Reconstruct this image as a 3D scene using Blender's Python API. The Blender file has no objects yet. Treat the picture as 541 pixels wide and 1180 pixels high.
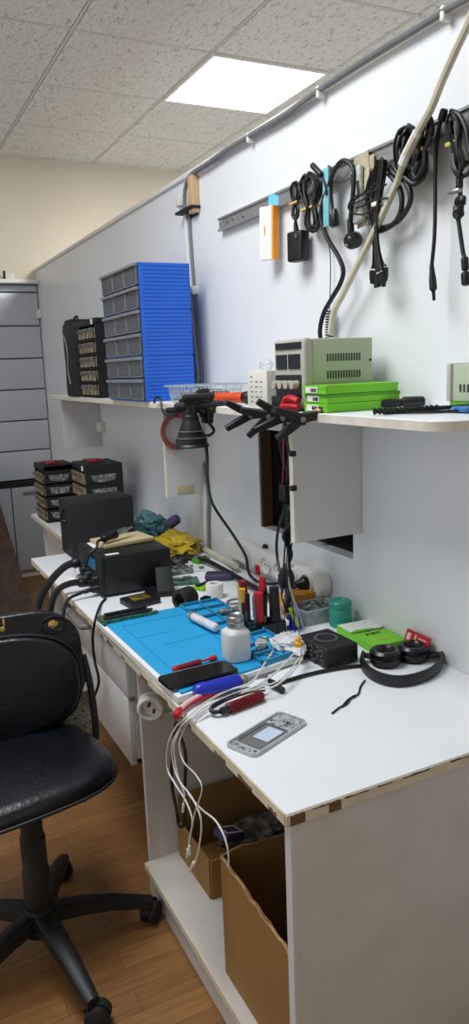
import bpy, bmesh, math, random
from mathutils import Vector, Matrix, noise
random.seed(7)
C = bpy.context.scene.collection
V = Vector
PI = math.pi

# ------------------------------------------------------------------ camera
EYE = V((0, 0, 1.44))
YAW, PITCH, ROLL, FPX = math.radians(26.18), math.radians(-10.927), math.radians(-2.2236), 859.65
_f = V((math.sin(YAW), math.cos(YAW), 0)); _r = V((math.cos(YAW), -math.sin(YAW), 0)); _u = V((0, 0, 1))
_f2 = math.cos(PITCH)*_f + math.sin(PITCH)*_u
_u2 = math.cos(PITCH)*_u - math.sin(PITCH)*_f
_r3 = math.cos(ROLL)*_r + math.sin(ROLL)*_u2
_u3 = math.cos(ROLL)*_u2 - math.sin(ROLL)*_r
cd = bpy.data.cameras.new('camera'); cam = bpy.data.objects.new('camera', cd); C.objects.link(cam)
cd.sensor_fit = 'VERTICAL'; cd.sensor_height = 36; cd.lens = FPX/1180*36
cd.clip_start = .02
cam.matrix_world = Matrix(((_r3.x, _u3.x, -_f2.x, EYE.x), (_r3.y, _u3.y, -_f2.y, EYE.y), (_r3.z, _u3.z, -_f2.z, EYE.z), (0, 0, 0, 1)))
bpy.context.scene.camera = cam

def at(px, py, x=None, y=None, z=None):
    """point of the photo measured on a known surface (wall x, plane y or height z)"""
    d = _r3*((px-270.5)/FPX) - _u3*((py-590)/FPX) + _f2
    if x is not None: t = (x-EYE.x)/d.x
    elif y is not None: t = (y-EYE.y)/d.y
    else: t = (z-EYE.z)/d.z
    return EYE + d*t

W = 1.20      # face of the partition
D = .715      # worktop
S = 1.332     # shelf top
CZ = 2.88     # ceiling
FY = 5.42     # far wall

# ------------------------------------------------------------------ materials
def lin(c):
    if isinstance(c, str):
        c = [int(c[i:i+2], 16)/255 for i in (0, 2, 4)]
    return [v/12.92 if v <= .04045 else ((v+.055)/1.055)**2.4 for v in c] + [1]
def mat(name, col, rough=.5, metal=0., var=.06, scale=30., bump=0., bscale=200., spec=.5, col2=None, lo=.4, hi=.6, trans=0., alpha=1., detail=4, stretch=None, coat=0.):
    m = bpy.data.materials.new(name); m.use_nodes = True
    n = m.node_tree.nodes; l = m.node_tree.links
    b = n['Principled BSDF']
    tc = n.new('ShaderNodeTexCoord'); mp = n.new('ShaderNodeMapping'); l.new(tc.outputs['Object'], mp.inputs['Vector'])
    if stretch: mp.inputs['Scale'].default_value = stretch
    nz = n.new('ShaderNodeTexNoise'); nz.inputs['Scale'].default_value = scale; nz.inputs['Detail'].default_value = detail
    l.new(mp.outputs['Vector'], nz.inputs['Vector'])
    rp = n.new('ShaderNodeValToRGB'); l.new(nz.outputs['Fac'], rp.inputs['Fac'])
    c = lin(col)
    if col2: a, d = c, lin(col2)
    else:
        a = [v*(1-var) for v in c[:3]]+[1]; d = [min(1, v*(1+var)) for v in c[:3]]+[1]; lo, hi = .3, .7
    rp.color_ramp.elements[0].position = lo; rp.color_ramp.elements[1].position = hi
    rp.color_ramp.elements[0].color = a; rp.color_ramp.elements[1].color = d
    l.new(rp.outputs['Color'], b.inputs['Base Color'])
    b.inputs['Roughness'].default_value = rough; b.inputs['Metallic'].default_value = metal
    b.inputs['Specular IOR Level'].default_value = spec
    if coat: b.inputs['Coat Weight'].default_value = coat; b.inputs['Coat Roughness'].default_value = .15
    if trans: b.inputs['Transmission Weight'].default_value = trans; b.inputs['IOR'].default_value = 1.3
    if alpha < 1: b.inputs['Alpha'].default_value = alpha
    if bump:
        n2 = n.new('ShaderNodeTexNoise'); n2.inputs['Scale'].default_value = bscale; n2.inputs['Detail'].default_value = 3
        l.new(mp.outputs['Vector'], n2.inputs['Vector'])
        bp = n.new('ShaderNodeBump'); bp.inputs['Strength'].default_value = bump; bp.inputs['Distance'].default_value = .01
        l.new(n2.outputs['Fac'], bp.inputs['Height']); l.new(bp.outputs['Normal'], b.inputs['Normal'])
    return m
def emit(name, col, strength):
    m = bpy.data.materials.new(name); m.use_nodes = True
    n = m.node_tree.nodes; l = m.node_tree.links; b = n['Principled BSDF']
    b.inputs['Base Color'].default_value = lin(col)
    nz = n.new('ShaderNodeTexNoise'); nz.inputs['Scale'].default_value = 2
    mr = n.new('ShaderNodeMapRange'); mr.inputs['To Min'].default_value = strength*.97; mr.inputs['To Max'].default_value = strength*1.03
    l.new(nz.outputs['Fac'], mr.inputs['Value']); l.new(mr.outputs['Result'], b.inputs['Emission Strength'])
    b.inputs['Emission Color'].default_value = lin(col)
    return m

M = {}
M['laminate'] = mat('white_laminate', 'e4e7ea', .34, var=.015, scale=3, bump=.01, bscale=40)
M['desk'] = mat('worktop_laminate', 'e9edf1', .38, var=.02, scale=6, bump=.015, bscale=60)
M['panelw'] = mat('white_board', 'd0cfcf', .4, var=.02, scale=5)
M['edge'] = mat('worn_edge_band', 'd8cdb8', .6, col2='cabfa6', scale=25, lo=.35, hi=.7, bump=.1, bscale=90)
M['shelfedge'] = mat('cream_shelf_edge', 'e2ddd0', .55, col2='d3ccba', scale=20, lo=.4, hi=.75)
M['chip'] = mat('bare_chipboard', '6a4c33', .9, var=.3, scale=120, bump=.3)
M['bouncewhite'] = mat('scuffed_bounce_board', 'd0cbc5', .5, col2='c6c0b9', scale=9, lo=.45, hi=.75)  # blotched white board, warm floor bounce put into its base colour
M['beige'] = mat('beige_wall_paint', 'dfd6c4', .75, var=.03, scale=4, bump=.03, bscale=120)
M['slat'] = mat('grey_slat_board', 'bfc4cc', .3, var=.02, scale=4)
M['groove'] = mat('dark_groove', '15151a', .8)
M['cabinet'] = mat('grey_white_cabinet', 'a9adb3', .4, var=.03, scale=4)
M['black'] = mat('black_plastic', '0e0f12', .45, var=.2, scale=40)
M['blackmatte'] = mat('matte_black_plastic', '121316', .65, var=.2, scale=60, bump=.05)
M['blackgloss'] = mat('glossy_black', '0a0b0e', .12, var=.1)
M['cable'] = mat('black_rubber_cable', '0c0d10', .5, var=.2, scale=80)
M['cablew'] = mat('white_cable_sleeve', 'dcdcd8', .45, var=.05)
M['cablei'] = mat('ivory_cable_sleeve', 'c9c3ae', .55, var=.1, scale=15)
M['cableg'] = mat('grey_cable_sleeve', '77787a', .5, var=.08)
M['leather'] = mat('worn_black_leatherette', '0b0e16', .3, var=.35, scale=14, bump=.12, bscale=70)
M['chairplastic'] = mat('chair_black_nylon', '0d0f13', .5, var=.25, scale=12, bump=.05)
M['foam'] = mat('torn_yellow_foam', 'b99a55', .95, var=.3, scale=90, bump=.5)
M['alu'] = mat('brushed_aluminium', 'b2b3b4', .35, .7, var=.12, scale=60, stretch=(1, .05, 1))
M['steel'] = mat('brushed_steel', 'a9abad', .36, 1., var=.06)
M['greymetal'] = mat('grey_handle_metal', '8b8c8c', .4, .5)
M['blue'] = mat('blue_plastic', '1d62cc', .4, var=.07, scale=8)
M['clear'] = mat('clear_smoky_plastic', '5c6169', .2, var=.25, scale=40, alpha=.62)
M['clearlid'] = mat('clear_drawer_lip', '8a8d90', .25, var=.1, alpha=.75)
M['parts'] = mat('assorted_small_parts', '3a3b40', .6, col2='a09a8e', scale=45, lo=.4, hi=.75, detail=8)
M['partsdark'] = mat('dark_mixed_components', '22282a', .5, col2='8d9a92', scale=70, lo=.48, hi=.72, detail=8)
M['partsb'] = mat('brown_small_parts', '5c5038', .6, col2='b8ab8a', scale=60, lo=.35, hi=.7, detail=8)
M['matblue'] = mat('blue_silicone_mat', '1f9fd8', .5, var=.05, scale=10)
M['matline'] = mat('mat_printed_line', '1577a8', .55)
M['tealtray'] = mat('teal_mat_tray', '2a86ae', .5, var=.08, scale=20)
M['olive'] = mat('olive_grey_metal_case', 'b0b8a0', .45, var=.03, scale=6)
M['greyface'] = mat('grey_instrument_face', 'b3b1a6', .45, var=.04)
M['darkface'] = mat('dark_instrument_window', '1c2027', .18)
M['ivory'] = mat('ivory_plastic', 'dcdad2', .45, var=.03)
M['whiteplastic'] = mat('white_plastic', 'e4e3de', .38, var=.03)
M['bottle'] = mat('milky_bottle_plastic', 'd9dcda', .4, var=.02, trans=.1)
M['green'] = mat('lime_green_card', '74c81c', .45, var=.05, scale=12)
M['greend'] = mat('dark_lime_card', '4f9b14', .5, var=.05)
M['whitecard'] = mat('white_card', 'e8e9e6', .5, var=.02)
M['ink'] = mat('printed_ink', '2b2d2b', .6)
M['cardboard'] = mat('corrugated_cardboard', '8f6b38', .85, var=.1, scale=8, bump=.06, bscale=150, stretch=(1, 1, .2))
M['cardtorn'] = mat('torn_cardboard_edge', 'b39266', .95, var=.2, scale=100, bump=.4)
M['brownboard'] = mat('dark_brown_board', '4a3122', .6, col2='382317', scale=6, stretch=(6, 6, .6))
M['orange'] = mat('orange_card', 'f59a1c', .5, var=.05)
M['orangered'] = mat('orange_red_plastic', 'cc4a22', .4, var=.1)
M['red'] = mat('red_plastic', 'b81d28', .4, var=.1)
M['pink'] = mat('pale_pink_grip', 'e6c3c2', .45, var=.05)
M['deepred'] = mat('dark_red_plastic', '7e1620', .4, var=.15)
M['bluehandle'] = mat('deep_blue_handle', '1d2fb4', .32, var=.06)
M['teal'] = mat('teal_glass', '3fa492', .25, var=.1, scale=12, trans=.2)
M['yellowbag'] = mat('yellow_plastic_bag', 'bfa51f', .4, col2='8d7a1c', scale=12, bump=.2, bscale=40)
M['tealbag'] = mat('teal_plastic_bag', '4f7f86', .4, col2='2c4d55', scale=12, bump=.2, bscale=40)
M['whitebag'] = mat('white_plastic_bag', 'd5d7da', .35, var=.15, scale=30, bump=.2, bscale=60)
M['purple'] = mat('purple_fabric', '3d3557', .6, var=.2, scale=60, bump=.1)
M['pcb'] = mat('green_circuit_board', '4b7c68', .4, col2='2a5244', scale=90, lo=.4, hi=.6)
M['pcbgrey'] = mat('grey_electronic_bits', '555a58', .5, col2='a8aaa4', scale=70, lo=.45, hi=.7)
M['gold'] = mat('gold_contact', 'c9a54e', .35, .8)
M['yellow'] = mat('yellow_plastic', 'd9a520', .45, var=.1)
M['tie'] = mat('cream_twist_tie', 'c8b56a', .6, var=.1)
M['cyan'] = mat('pale_cyan_plastic', '7db9c4', .45, var=.08)
M['lightblue'] = mat('light_blue_tab', '6fc0dc', .4)
M['bag'] = mat('silver_blister_pack', 'b9bab6', .25, col2='6f7074', scale=40, lo=.45, hi=.7)
M['packcream'] = mat('cream_packet_card', 'b5ad90', .55, col2='8f8873', scale=30, lo=.45, hi=.7)
M['woodblock'] = mat('pale_wood', 'c8a983', .7, var=.1, scale=10, stretch=(5, 5, .6))
M['cream'] = mat('cream_board', 'c3b58c', .6, var=.06)
M['redring'] = mat('dull_red_cable', '9a4a44', .5, var=.1)
M['sticker'] = mat('pale_blue_sticker', 'c3d3e6', .4)
M['silverframe'] = mat('silver_phone_chassis', 'b9bcbf', .35, .15, var=.15, scale=120)
M['darkgrey'] = mat('dark_grey_print', '55565a', .5, var=.1)
M['mesh'] = mat('grey_perforated_plate', 'b3ada3', .6, col2='5a5752', scale=300, lo=.52, hi=.6, detail=0)
M['bluepack'] = mat('blue_plastic_pack', '2a6db4', .35, col2='9cc4e6', scale=30, lo=.5, hi=.65)
M['holein'] = mat('shaded_cavity_board', '2c2624', .9, var=.2)  # shade inside the cut-out put into the dark board colour
M['brownedge'] = mat('brown_cut_edge', '4e3524', .8, var=.2)
M['greenyellow'] = mat('yellow_green_grip', '8fbf2a', .4)
M['clearplastic'] = mat('clear_thin_plastic', 'cfd6da', .15, var=.2, scale=60, alpha=.38)
M['clearrim'] = mat('clear_basket_rim', 'b9c3c8', .2, var=.15, alpha=.6)
M['amber'] = mat('amber_foam', 'c28a2e', .6, var=.2, scale=50)

# floor: laminate planks along x
def floor_mat():
    m = bpy.data.materials.new('oak_laminate_floor'); m.use_nodes = True
    n = m.node_tree.nodes; l = m.node_tree.links; b = n['Principled BSDF']
    tc = n.new('ShaderNodeTexCoord')
    br = n.new('ShaderNodeTexBrick'); l.new(tc.outputs['Object'], br.inputs['Vector'])
    br.inputs['Scale'].default_value = 1; br.inputs['Brick Width'].default_value = .42; br.inputs['Row Height'].default_value = .068
    br.inputs['Mortar Size'].default_value = .0008; br.offset = .37
    br.inputs['Color1'].default_value = lin('9a7040'); br.inputs['Color2'].default_value = lin('8a6136'); br.inputs['Mortar'].default_value = lin('5f4226')
    mp = n.new('ShaderNodeMapping'); mp.inputs['Scale'].default_value = (3, 40, 1); l.new(tc.outputs['Object'], mp.inputs['Vector'])
    nz = n.new('ShaderNodeTexNoise'); nz.inputs['Scale'].default_value = 2.2; nz.inputs['Detail'].default_value = 6; l.new(mp.outputs['Vector'], nz.inputs['Vector'])
    mx = n.new('ShaderNodeMix'); mx.data_type = 'RGBA'; mx.blend_type = 'MULTIPLY'; mx.inputs['Factor'].default_value = .6
    rp = n.new('ShaderNodeValToRGB'); rp.color_ramp.elements[0].color = (.5, .45, .4, 1); rp.color_ramp.elements[1].color = (1, 1, 1, 1)
    rp.color_ramp.elements[0].position = .3; rp.color_ramp.elements[1].position = .62
    l.new(nz.outputs['Fac'], rp.inputs['Fac']); l.new(br.outputs['Color'], mx.inputs['A']); l.new(rp.outputs['Color'], mx.inputs['B'])
    l.new(mx.outputs['Result'], b.inputs['Base Color']); b.inputs['Roughness'].default_value = .42
    return m
def tile_mat():
    m = bpy.data.materials.new('mineral_ceiling_tile'); m.use_nodes = True
    n = m.node_tree.nodes; l = m.node_tree.links; b = n['Principled BSDF']
    tc = n.new('ShaderNodeTexCoord'); mp = n.new('ShaderNodeMapping'); mp.inputs['Scale'].default_value = (70, 26, 1)
    mp.inputs['Rotation'].default_value = (0, 0, .5); l.new(tc.outputs['Object'], mp.inputs['Vector'])
    nz = n.new('ShaderNodeTexNoise'); nz.inputs['Scale'].default_value = 1; nz.inputs['Detail'].default_value = 5; nz.inputs['Distortion'].default_value = 1.2
    l.new(mp.outputs['Vector'], nz.inputs['Vector'])
    rp = n.new('ShaderNodeValToRGB'); rp.color_ramp.elements[0].position = .34; rp.color_ramp.elements[1].position = .46
    rp.color_ramp.elements[0].color = lin('b4b5af'); rp.color_ramp.elements[1].color = lin('dfe0da')
    l.new(nz.outputs['Fac'], rp.inputs['Fac']); l.new(rp.outputs['Color'], b.inputs['Base Color'])
    b.inputs['Roughness'].default_value = .9
    bp = n.new('ShaderNodeBump'); bp.inputs['Strength'].default_value = .5; bp.inputs['Distance'].default_value = .006
    l.new(nz.outputs['Fac'], bp.inputs['Height']); l.new(bp.outputs['Normal'], b.inputs['Normal'])
    return m
M['floor'] = floor_mat(); M['tile'] = tile_mat()
M['tbar'] = mat('ceiling_grid_bar', 'c9cac6', .5)
M['lamp'] = emit('led_panel_diffuser', 'fdfdf6', 9)

# ------------------------------------------------------------------ mesh builder
def frame(o, xd, yd=None):
    """local axes: X along xd, Z up, Y the other way"""
    X = V(xd).normalized(); Z = V((0, 0, 1))
    if abs(X.z) > .95: Z = V((0, 1, 0))
    Y = Z.cross(X).normalized(); Z = X.cross(Y)
    return Matrix(((X.x, Y.x, Z.x, o[0]), (X.y, Y.y, Z.y, o[1]), (X.z, Y.z, Z.z, o[2]), (0, 0, 0, 1)))
def zaxis(o, zd):
    Z = V(zd).normalized(); q = Z.to_track_quat('Z', 'Y')
    return Matrix.Translation(V(o)) @ q.to_matrix().to_4x4()
def smooth_path(pts, sub=6, closed=False):
    pts = [V(p) for p in pts]
    if len(pts) < 3: return pts
    out = []; n = len(pts)
    rng = range(n) if closed else range(n-1)
    for i in rng:
        if closed: p0, p1, p2, p3 = pts[(i-1) % n], pts[i], pts[(i+1) % n], pts[(i+2) % n]
        else: p0, p1, p2, p3 = pts[max(i-1, 0)], pts[i], pts[i+1], pts[min(i+2, n-1)]
        for k in range(sub):
            t = k/sub
            out.append(.5*((2*p1)+(p2-p0)*t+(2*p0-5*p1+4*p2-p3)*t*t+(3*p1-p0-3*p2+p3)*t**3))
    if not closed: out.append(pts[-1])
    return out
class MB:
    def __init__(s): s.bm = bmesh.new()
    def add(s, b, mtx=None):
        if mtx is not None: b.transform(mtx)
        me = bpy.data.meshes.new('t'); b.to_mesh(me); b.free(); s.bm.from_mesh(me); bpy.data.meshes.remove(me); return s
    def box(s, c, size, mtx=None, bev=0., seg=2):
        b = bmesh.new(); bmesh.ops.create_cube(b, size=1)
        bmesh.ops.scale(b, vec=V(size), verts=b.verts)
        if bev: bmesh.ops.bevel(b, geom=b.edges[:], offset=bev, segments=seg, affect='EDGES', profile=.5)
        bmesh.ops.translate(b, vec=V(c), verts=b.verts)
        return s.add(b, mtx)
    def span(s, a, b_, mtx=None, bev=0., seg=2):
        a, b_ = V(a), V(b_); return s.box((a+b_)/2, [abs(v) for v in (b_-a)], mtx, bev, seg)
    def lathe(s, prof, mtx=None, n=24):
        b = bmesh.new(); rings = []
        for r, z in prof:
            if r < 1e-6: rings.append([b.verts.new((0, 0, z))])
            else: rings.append([b.verts.new((r*math.cos(2*PI*k/n), r*math.sin(2*PI*k/n), z)) for k in range(n)])
        for A, B in zip(rings, rings[1:]):
            for k in range(n):
                k2 = (k+1) % n
                if len(A) == 1 and len(B) == 1: continue
                if len(A) == 1: b.faces.new((A[0], B[k2], B[k])) if False else b.faces.new((A[0], B[k], B[k2]))
                elif len(B) == 1: b.faces.new((A[k], B[0], A[k2]))
                else: b.faces.new((A[k], A[k2], B[k2], B[k]))
        bmesh.ops.recalc_face_normals(b, faces=b.faces)
        return s.add(b, mtx)
    def cyl(s, p0, p1, r0, r1=None, n=20):
        p0, p1 = V(p0), V(p1); r1 = r0 if r1 is None else r1; h = (p1-p0).length
        return s.lathe([(0, 0), (r0, 0), (r1, h), (0, h)], zaxis(p0, p1-p0), n)
    def rod(s, p0, p1, r, n=16):
        p0, p1 = V(p0), V(p1); h = (p1-p0).length; e = min(r*.6, h*.3)
        return s.lathe([(0, 0), (r*.6, 0), (r*.9, e*.4), (r, e), (r, h-e), (r*.9, h-e*.4), (r*.6, h), (0, h)], zaxis(p0, p1-p0), n)
    def tube(s, pts, r, n=8, closed=False, sub=6):
        P = smooth_path(pts, sub, closed); b = bmesh.new(); rings = []; N = len(P)
        up = None
        for i, p in enumerate(P):
            if closed: t = P[(i+1) % N]-P[(i-1) % N]
            else: t = P[min(i+1, N-1)]-P[max(i-1, 0)]
            if t.length < 1e-9: t = V((0, 0, 1))
            t.normalize()
            if up is None: up = V((0, 0, 1)) if abs(t.z) < .9 else V((1, 0, 0))
            a = up-t*up.dot(t)
            if a.length < 1e-6: a = t.orthogonal()
            a.normalize(); up = a; c = t.cross(a)
            rr = r(i/(N-1)) if callable(r) else r
            rings.append([b.verts.new(p+a*rr*math.cos(2*PI*k/n)+c*rr*math.sin(2*PI*k/n)) for k in range(n)])
        for A, B in list(zip(rings, rings[1:]))+([(rings[-1], rings[0])] if closed else []):
            for k in range(n): b.faces.new((A[k], A[(k+1) % n], B[(k+1) % n], B[k]))
        if not closed: b.faces.new(rings[0][::-1]); b.faces.new(rings[-1])
        bmesh.ops.recalc_face_normals(b, faces=b.faces)
        return s.add(b)
    def prism(s, poly, h, mtx=None, bev=0., seg=2):
        """2D outline in local XY raised by h along local Z"""
        b = bmesh.new(); vs = [b.verts.new((p[0], p[1], 0)) for p in poly]
        f = b.faces.new(vs); r = bmesh.ops.extrude_face_region(b, geom=[f])
        bmesh.ops.translate(b, vec=(0, 0, h), verts=[v for v in r['geom'] if isinstance(v, bmesh.types.BMVert)])
        bmesh.ops.recalc_face_normals(b, faces=b.faces)
        if bev:
            es = [e for e in b.edges if abs(e.verts[0].co.z-e.verts[1].co.z) < 1e-6]
            bmesh.ops.bevel(b, geom=es, offset=bev, segments=seg, affect='EDGES', profile=.5)
        return s.add(b, mtx)
    def ring(s, outer, inner, h, mtx=None):
        b = bmesh.new(); n = len(outer)
        L = [[b.verts.new((p[0], p[1], z)) for p in o] for o, z in ((outer, 0), (outer, h), (inner, h), (inner, 0))]
        for A, B in zip(L, L[1:]+L[:1]):
            for k in range(n): b.faces.new((A[k], A[(k+1) % n], B[(k+1) % n], B[k]))
        bmesh.ops.recalc_face_normals(b, faces=b.faces)
        return s.add(b, mtx)
    def blob(s, c, size, amp=.2, freq=2., seed=0, sub=4, flat=None):
        b = bmesh.new(); bmesh.ops.create_icosphere(b, subdivisions=sub, radius=1)
        for v in b.verts:
            d = noise.fractal(v.co*freq+V((seed*7.3, seed*3.1, 0)), .7, 2., 4)
            rdg = 1-abs(noise.noise(v.co*freq*2+V((seed, 0, seed))))
            v.co *= 1+amp*d+amp*.5*(rdg-.7)
            v.co = V((v.co.x*size[0], v.co.y*size[1], v.co.z*size[2]))
            if flat is not None and v.co.z < flat: v.co.z = flat
        bmesh.ops.translate(b, vec=V(c), verts=b.verts)
        return s.add(b)
def rrect(w, h, r, n=5, cx=0, cy=0):
    out = []
    for sx, sy, a0 in ((1, 1, 0), (-1, 1, 90), (-1, -1, 180), (1, -1, 270)):
        for k in range(n+1):
            a = math.radians(a0+90*k/n)
            out.append((cx+sx*(w/2-r)+r*math.cos(a), cy+sy*(h/2-r)+r*math.sin(a)))
    return out
def superel(a, b, e=3., n=40):
    out = []
    for k in range(n):
        t = 2*PI*k/n; c, s_ = math.cos(t), math.sin(t)
        out.append((a*math.copysign(abs(c)**(2/e), c), b*math.copysign(abs(s_)**(2/e), s_)))
    return out

# ------------------------------------------------------------------ objects
def finish(name, mb, m):
    me = bpy.data.meshes.new(name); mb.bm.to_mesh(me); mb.bm.free()
    for p in me.polygons: p.use_smooth = True
    me.set_sharp_from_angle(angle=.61)
    me.materials.append(M[m] if isinstance(m, str) else m)
    o = bpy.data.objects.new(name, me); C.objects.link(o); return o
def root_of(o):
    m = o.matrix_basis.copy()
    while o.parent: o = o.parent; m = o.matrix_basis @ m
    return m
def part(name, mb, m, parent, label=None, stuff=False):
    mb.bm.transform(root_of(parent).inverted())
    o = finish(name, mb, m); o.parent = parent
    if label: o['label'] = label
    if stuff: o['kind'] = 'stuff'
    return o
def tag(o, label, cat, group=None):
    o['label'] = label; o['category'] = cat
    if group: o['group'] = group
    return o
def thing(name, label, cat, loc=(0, 0, 0), rz=0, group=None):
    o = bpy.data.objects.new(name, None); C.objects.link(o); o.location = V(loc); o.rotation_euler = (0, 0, rz)
    o.empty_display_size = .03
    o.matrix_basis = Matrix.Translation(V(loc)) @ Matrix.Rotation(rz, 4, 'Z')
    return tag(o, label, cat, group)
def solo(name, mb, m, label, cat, group=None):
    vs = [v.co for v in mb.bm.verts]
    c = V(((min(v.x for v in vs)+max(v.x for v in vs))/2, (min(v.y for v in vs)+max(v.y for v in vs))/2, min(v.z for v in vs)))
    mb.bm.transform(Matrix.Translation(-c)); o = finish(name, mb, m); o.location = c
    return tag(o, label, cat, group)
def struct(name, mb, m):
    o = finish(name, mb, m); o['kind'] = 'structure'; return o
def spart(name, mb, m, parent): return part(name, mb, m, parent)
def dup(root, loc, rz, label, group=None):
    r = root.copy(); C.objects.link(r); r.location = loc; r.rotation_euler = (0, 0, rz); r['label'] = label
    if group: r['group'] = group
    for ch in list(root.children):
        c = ch.copy(); C.objects.link(c); c.parent = r
        for g in ch.children:
            d = g.copy(); C.objects.link(d); d.parent = c
    return r
def text_mb(txt, size, mtx, ext=.0004, bold=0.):
    cu = bpy.data.curves.new('txt', 'FONT'); cu.body = txt; cu.size = size; cu.extrude = ext; cu.align_x = 'CENTER'; cu.align_y = 'CENTER'; cu.offset = bold
    ob = bpy.data.objects.new('txt', cu); C.objects.link(ob)
    dg = bpy.context.evaluated_depsgraph_get(); me = bpy.data.meshes.new_from_object(ob.evaluated_get(dg))
    mb = MB(); b = bmesh.new(); b.from_mesh(me); mb.add(b, mtx)
    bpy.data.objects.remove(ob); bpy.data.curves.remove(cu); bpy.data.meshes.remove(me)
    return mb
def wpath(pts, x): return [at(p[0], p[1], x=(p[2] if len(p) > 2 else x)) for p in pts]
def dpath(pts, z): return [at(p[0], p[1], z=(p[2] if len(p) > 2 else z)) for p in pts]

# ================================================================== THE ROOM
struct('floor', MB().span((-3, -2, -.05), (3, 5.5, 0)), 'floor')
# ceiling tiles in a grid
ct = MB(); px_, py_ = .655, .653
for i in range(-6, 6):
    for j in range(-8, 4):
        x0, y0 = 1.655+px_*i, 3.415+py_*j
        if (i, j) == (0, 0): continue
        ct.span((x0+.009, y0+.009, CZ-.004), (x0+px_-.009, y0+py_-.009, CZ+.012), bev=.003, seg=1)
ceiling = struct('ceiling', ct, 'tile')
cs = MB()
for i in range(-6, 7): cs.span((1.655+px_*i-.006, -1.9, CZ-.002), (1.655+px_*i+.006, 5.45, CZ+.01))
for j in range(-8, 5): cs.span((-2.3, 3.415+py_*j-.006, CZ-.003), (5.6, 3.415+py_*j+.006, CZ+.009))
struct('trim_1', cs, 'tbar')
struct('ceiling_slab', MB().span((-2.4, -1.9, CZ+.03), (5.7, 5.5, CZ+.06)), 'groove')
# unseen rear wall and far wall
struct('wall_back_blocker', MB().span((-3, -1.85, 0), (W, -1.8, CZ+.03)), 'beige')  # unseen rear wall, added to keep world light off the end panel
struct('wall_far', MB().span((-3, FY, 0), (5.7, FY+.05, CZ+.05)), 'beige')
# partition with the cut-out
hy0, hy1, hz0, hz1 = 1.69, 2.238, .895, 1.235
pt = MB()
PT = 2.155
pt.span((W, -.6, 0), (W+.045, hy0, PT)); pt.span((W, hy1, 0), (W+.045, 5.42, PT))
pt.span((W, hy0, 0), (W+.045, hy1, hz0)); pt.span((W, hy0, hz1), (W+.045, hy1, PT))
struct('wall_right', pt, 'laminate')
struct('wall_right_recess', MB().span((W+.2, hy0-.3, hz0-.3), (W+.22, hy1+.3, hz1+.3)).span((W+.045, hy0-.3, hz0-.02), (W+.2, hy1+.3, hz0)).span((W+.045, hy1, hz0), (W+.2, hy1+.02, hz1+.2)).span((W+.045, hy0-.32, hz0), (W+.2, hy0-.3, hz1+.2)).span((W+.045, hy0-.3, hz1), (W+.2, hy1+.02, hz1+.02)), 'holein')
struct('trim_2', MB().span((W+.004, hy1-.012, hz0), (W+.044, hy1, hz1)), 'brownedge')
struct('trim_3', MB().span((W-.012, -.6, PT-.012), (W+.05, 5.41, PT+.006), bev=.003), 'whiteplastic')
struct('trim_4', MB().span((W-.0012, 2.742, D), (W, 2.745, S-.03)), 'cabinet')

# ceiling light in its tile
cl = thing('ceiling_light', 'square white glowing panel light set in the tiled ceiling', 'ceiling light', (1.98, 3.74, CZ-.012))
fr = [(x_*.322, y_*.321) for x_, y_ in ((-1, -1), (1, -1), (1, 1), (-1, 1))]
fi = [(x_*.308, y_*.307) for x_, y_ in ((-1, -1), (1, -1), (1, 1), (-1, 1))]
part('frame', MB().ring(fr, fi, .014, Matrix.Translation((1.9825, 3.7415, CZ-.012))), 'whiteplastic', cl)
part('diffuser', MB().span((1.674, 3.434, CZ-.009), (2.291, 4.049, CZ-.003)), 'lamp', cl)

# slat wall at the far end
sw = thing('slat_panel', 'grey horizontal slat panel with a white top ledge on the far wall', 'wall panel', (0, FY-.02, .70))
sl = MB(); zs = [2.055, 2.004, 1.78, 1.56, 1.348, 1.133, .922, .715]
for a, b in zip(zs, zs[1:]): sl.span((-2.2, FY-.03, b+.004), (1.193, FY-.012, a-.004), bev=.003)
part('slats', sl, 'slat', sw)
part('backing', MB().span((-2.2, FY-.013, .70), (1.194, FY-.001, 2.055)), 'groove', sw)
part('ledge', MB().span((-2.2, FY-.10, 2.057), (1.195, FY-.001, 2.082), bev=.002), 'whitecard', sw)
p = at(11, 317, y=FY-.05)
solo('small_box', MB().box((p.x, FY-.05, 2.103), (.06, .04, .04), bev=.004), 'ivory', 'tiny white box standing on the ledge of the slat panel', 'box')
p = at(5, 317, y=FY-.05)
solo('bracket', MB().span((p.x-.008, FY-.055, 2.083), (p.x+.008, FY-.045, 2.14)).span((p.x-.015, FY-.06, 2.083), (p.x+.015, FY-.04, 2.088)), 'blackmatte', 'tiny dark upright bracket at the left of the slat panel ledge', 'bracket')
# base cabinet below it
bc = thing('base_cabinet', 'low white cabinet with grey bar handle below the slat panel', 'cabinet', (0, FY-.02, 0))
part('body', MB().span((-2.2, FY-.03, .05), (1.19, FY-.002, .695)), 'groove', bc)  # near-black body, its colour carries the gap shadow above the doors
for i, (a, b) in enumerate(((.325, .885), (.892, 1.19), (-.24, .318))):
    d = part('door', MB().span((a, FY-.05, .06), (b, FY-.031, .665), bev=.002), 'cabinet', bc)
    if i == 1:
        part('handle', MB().span((.965, FY-.075, .617), (1.11, FY-.06, .637), bev=.004).cyl((.98, FY-.05, .627), (.98, FY-.062, .627), .006).cyl((1.095, FY-.05, .627), (1.095, FY-.062, .627), .006), 'greymetal', d)
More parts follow.
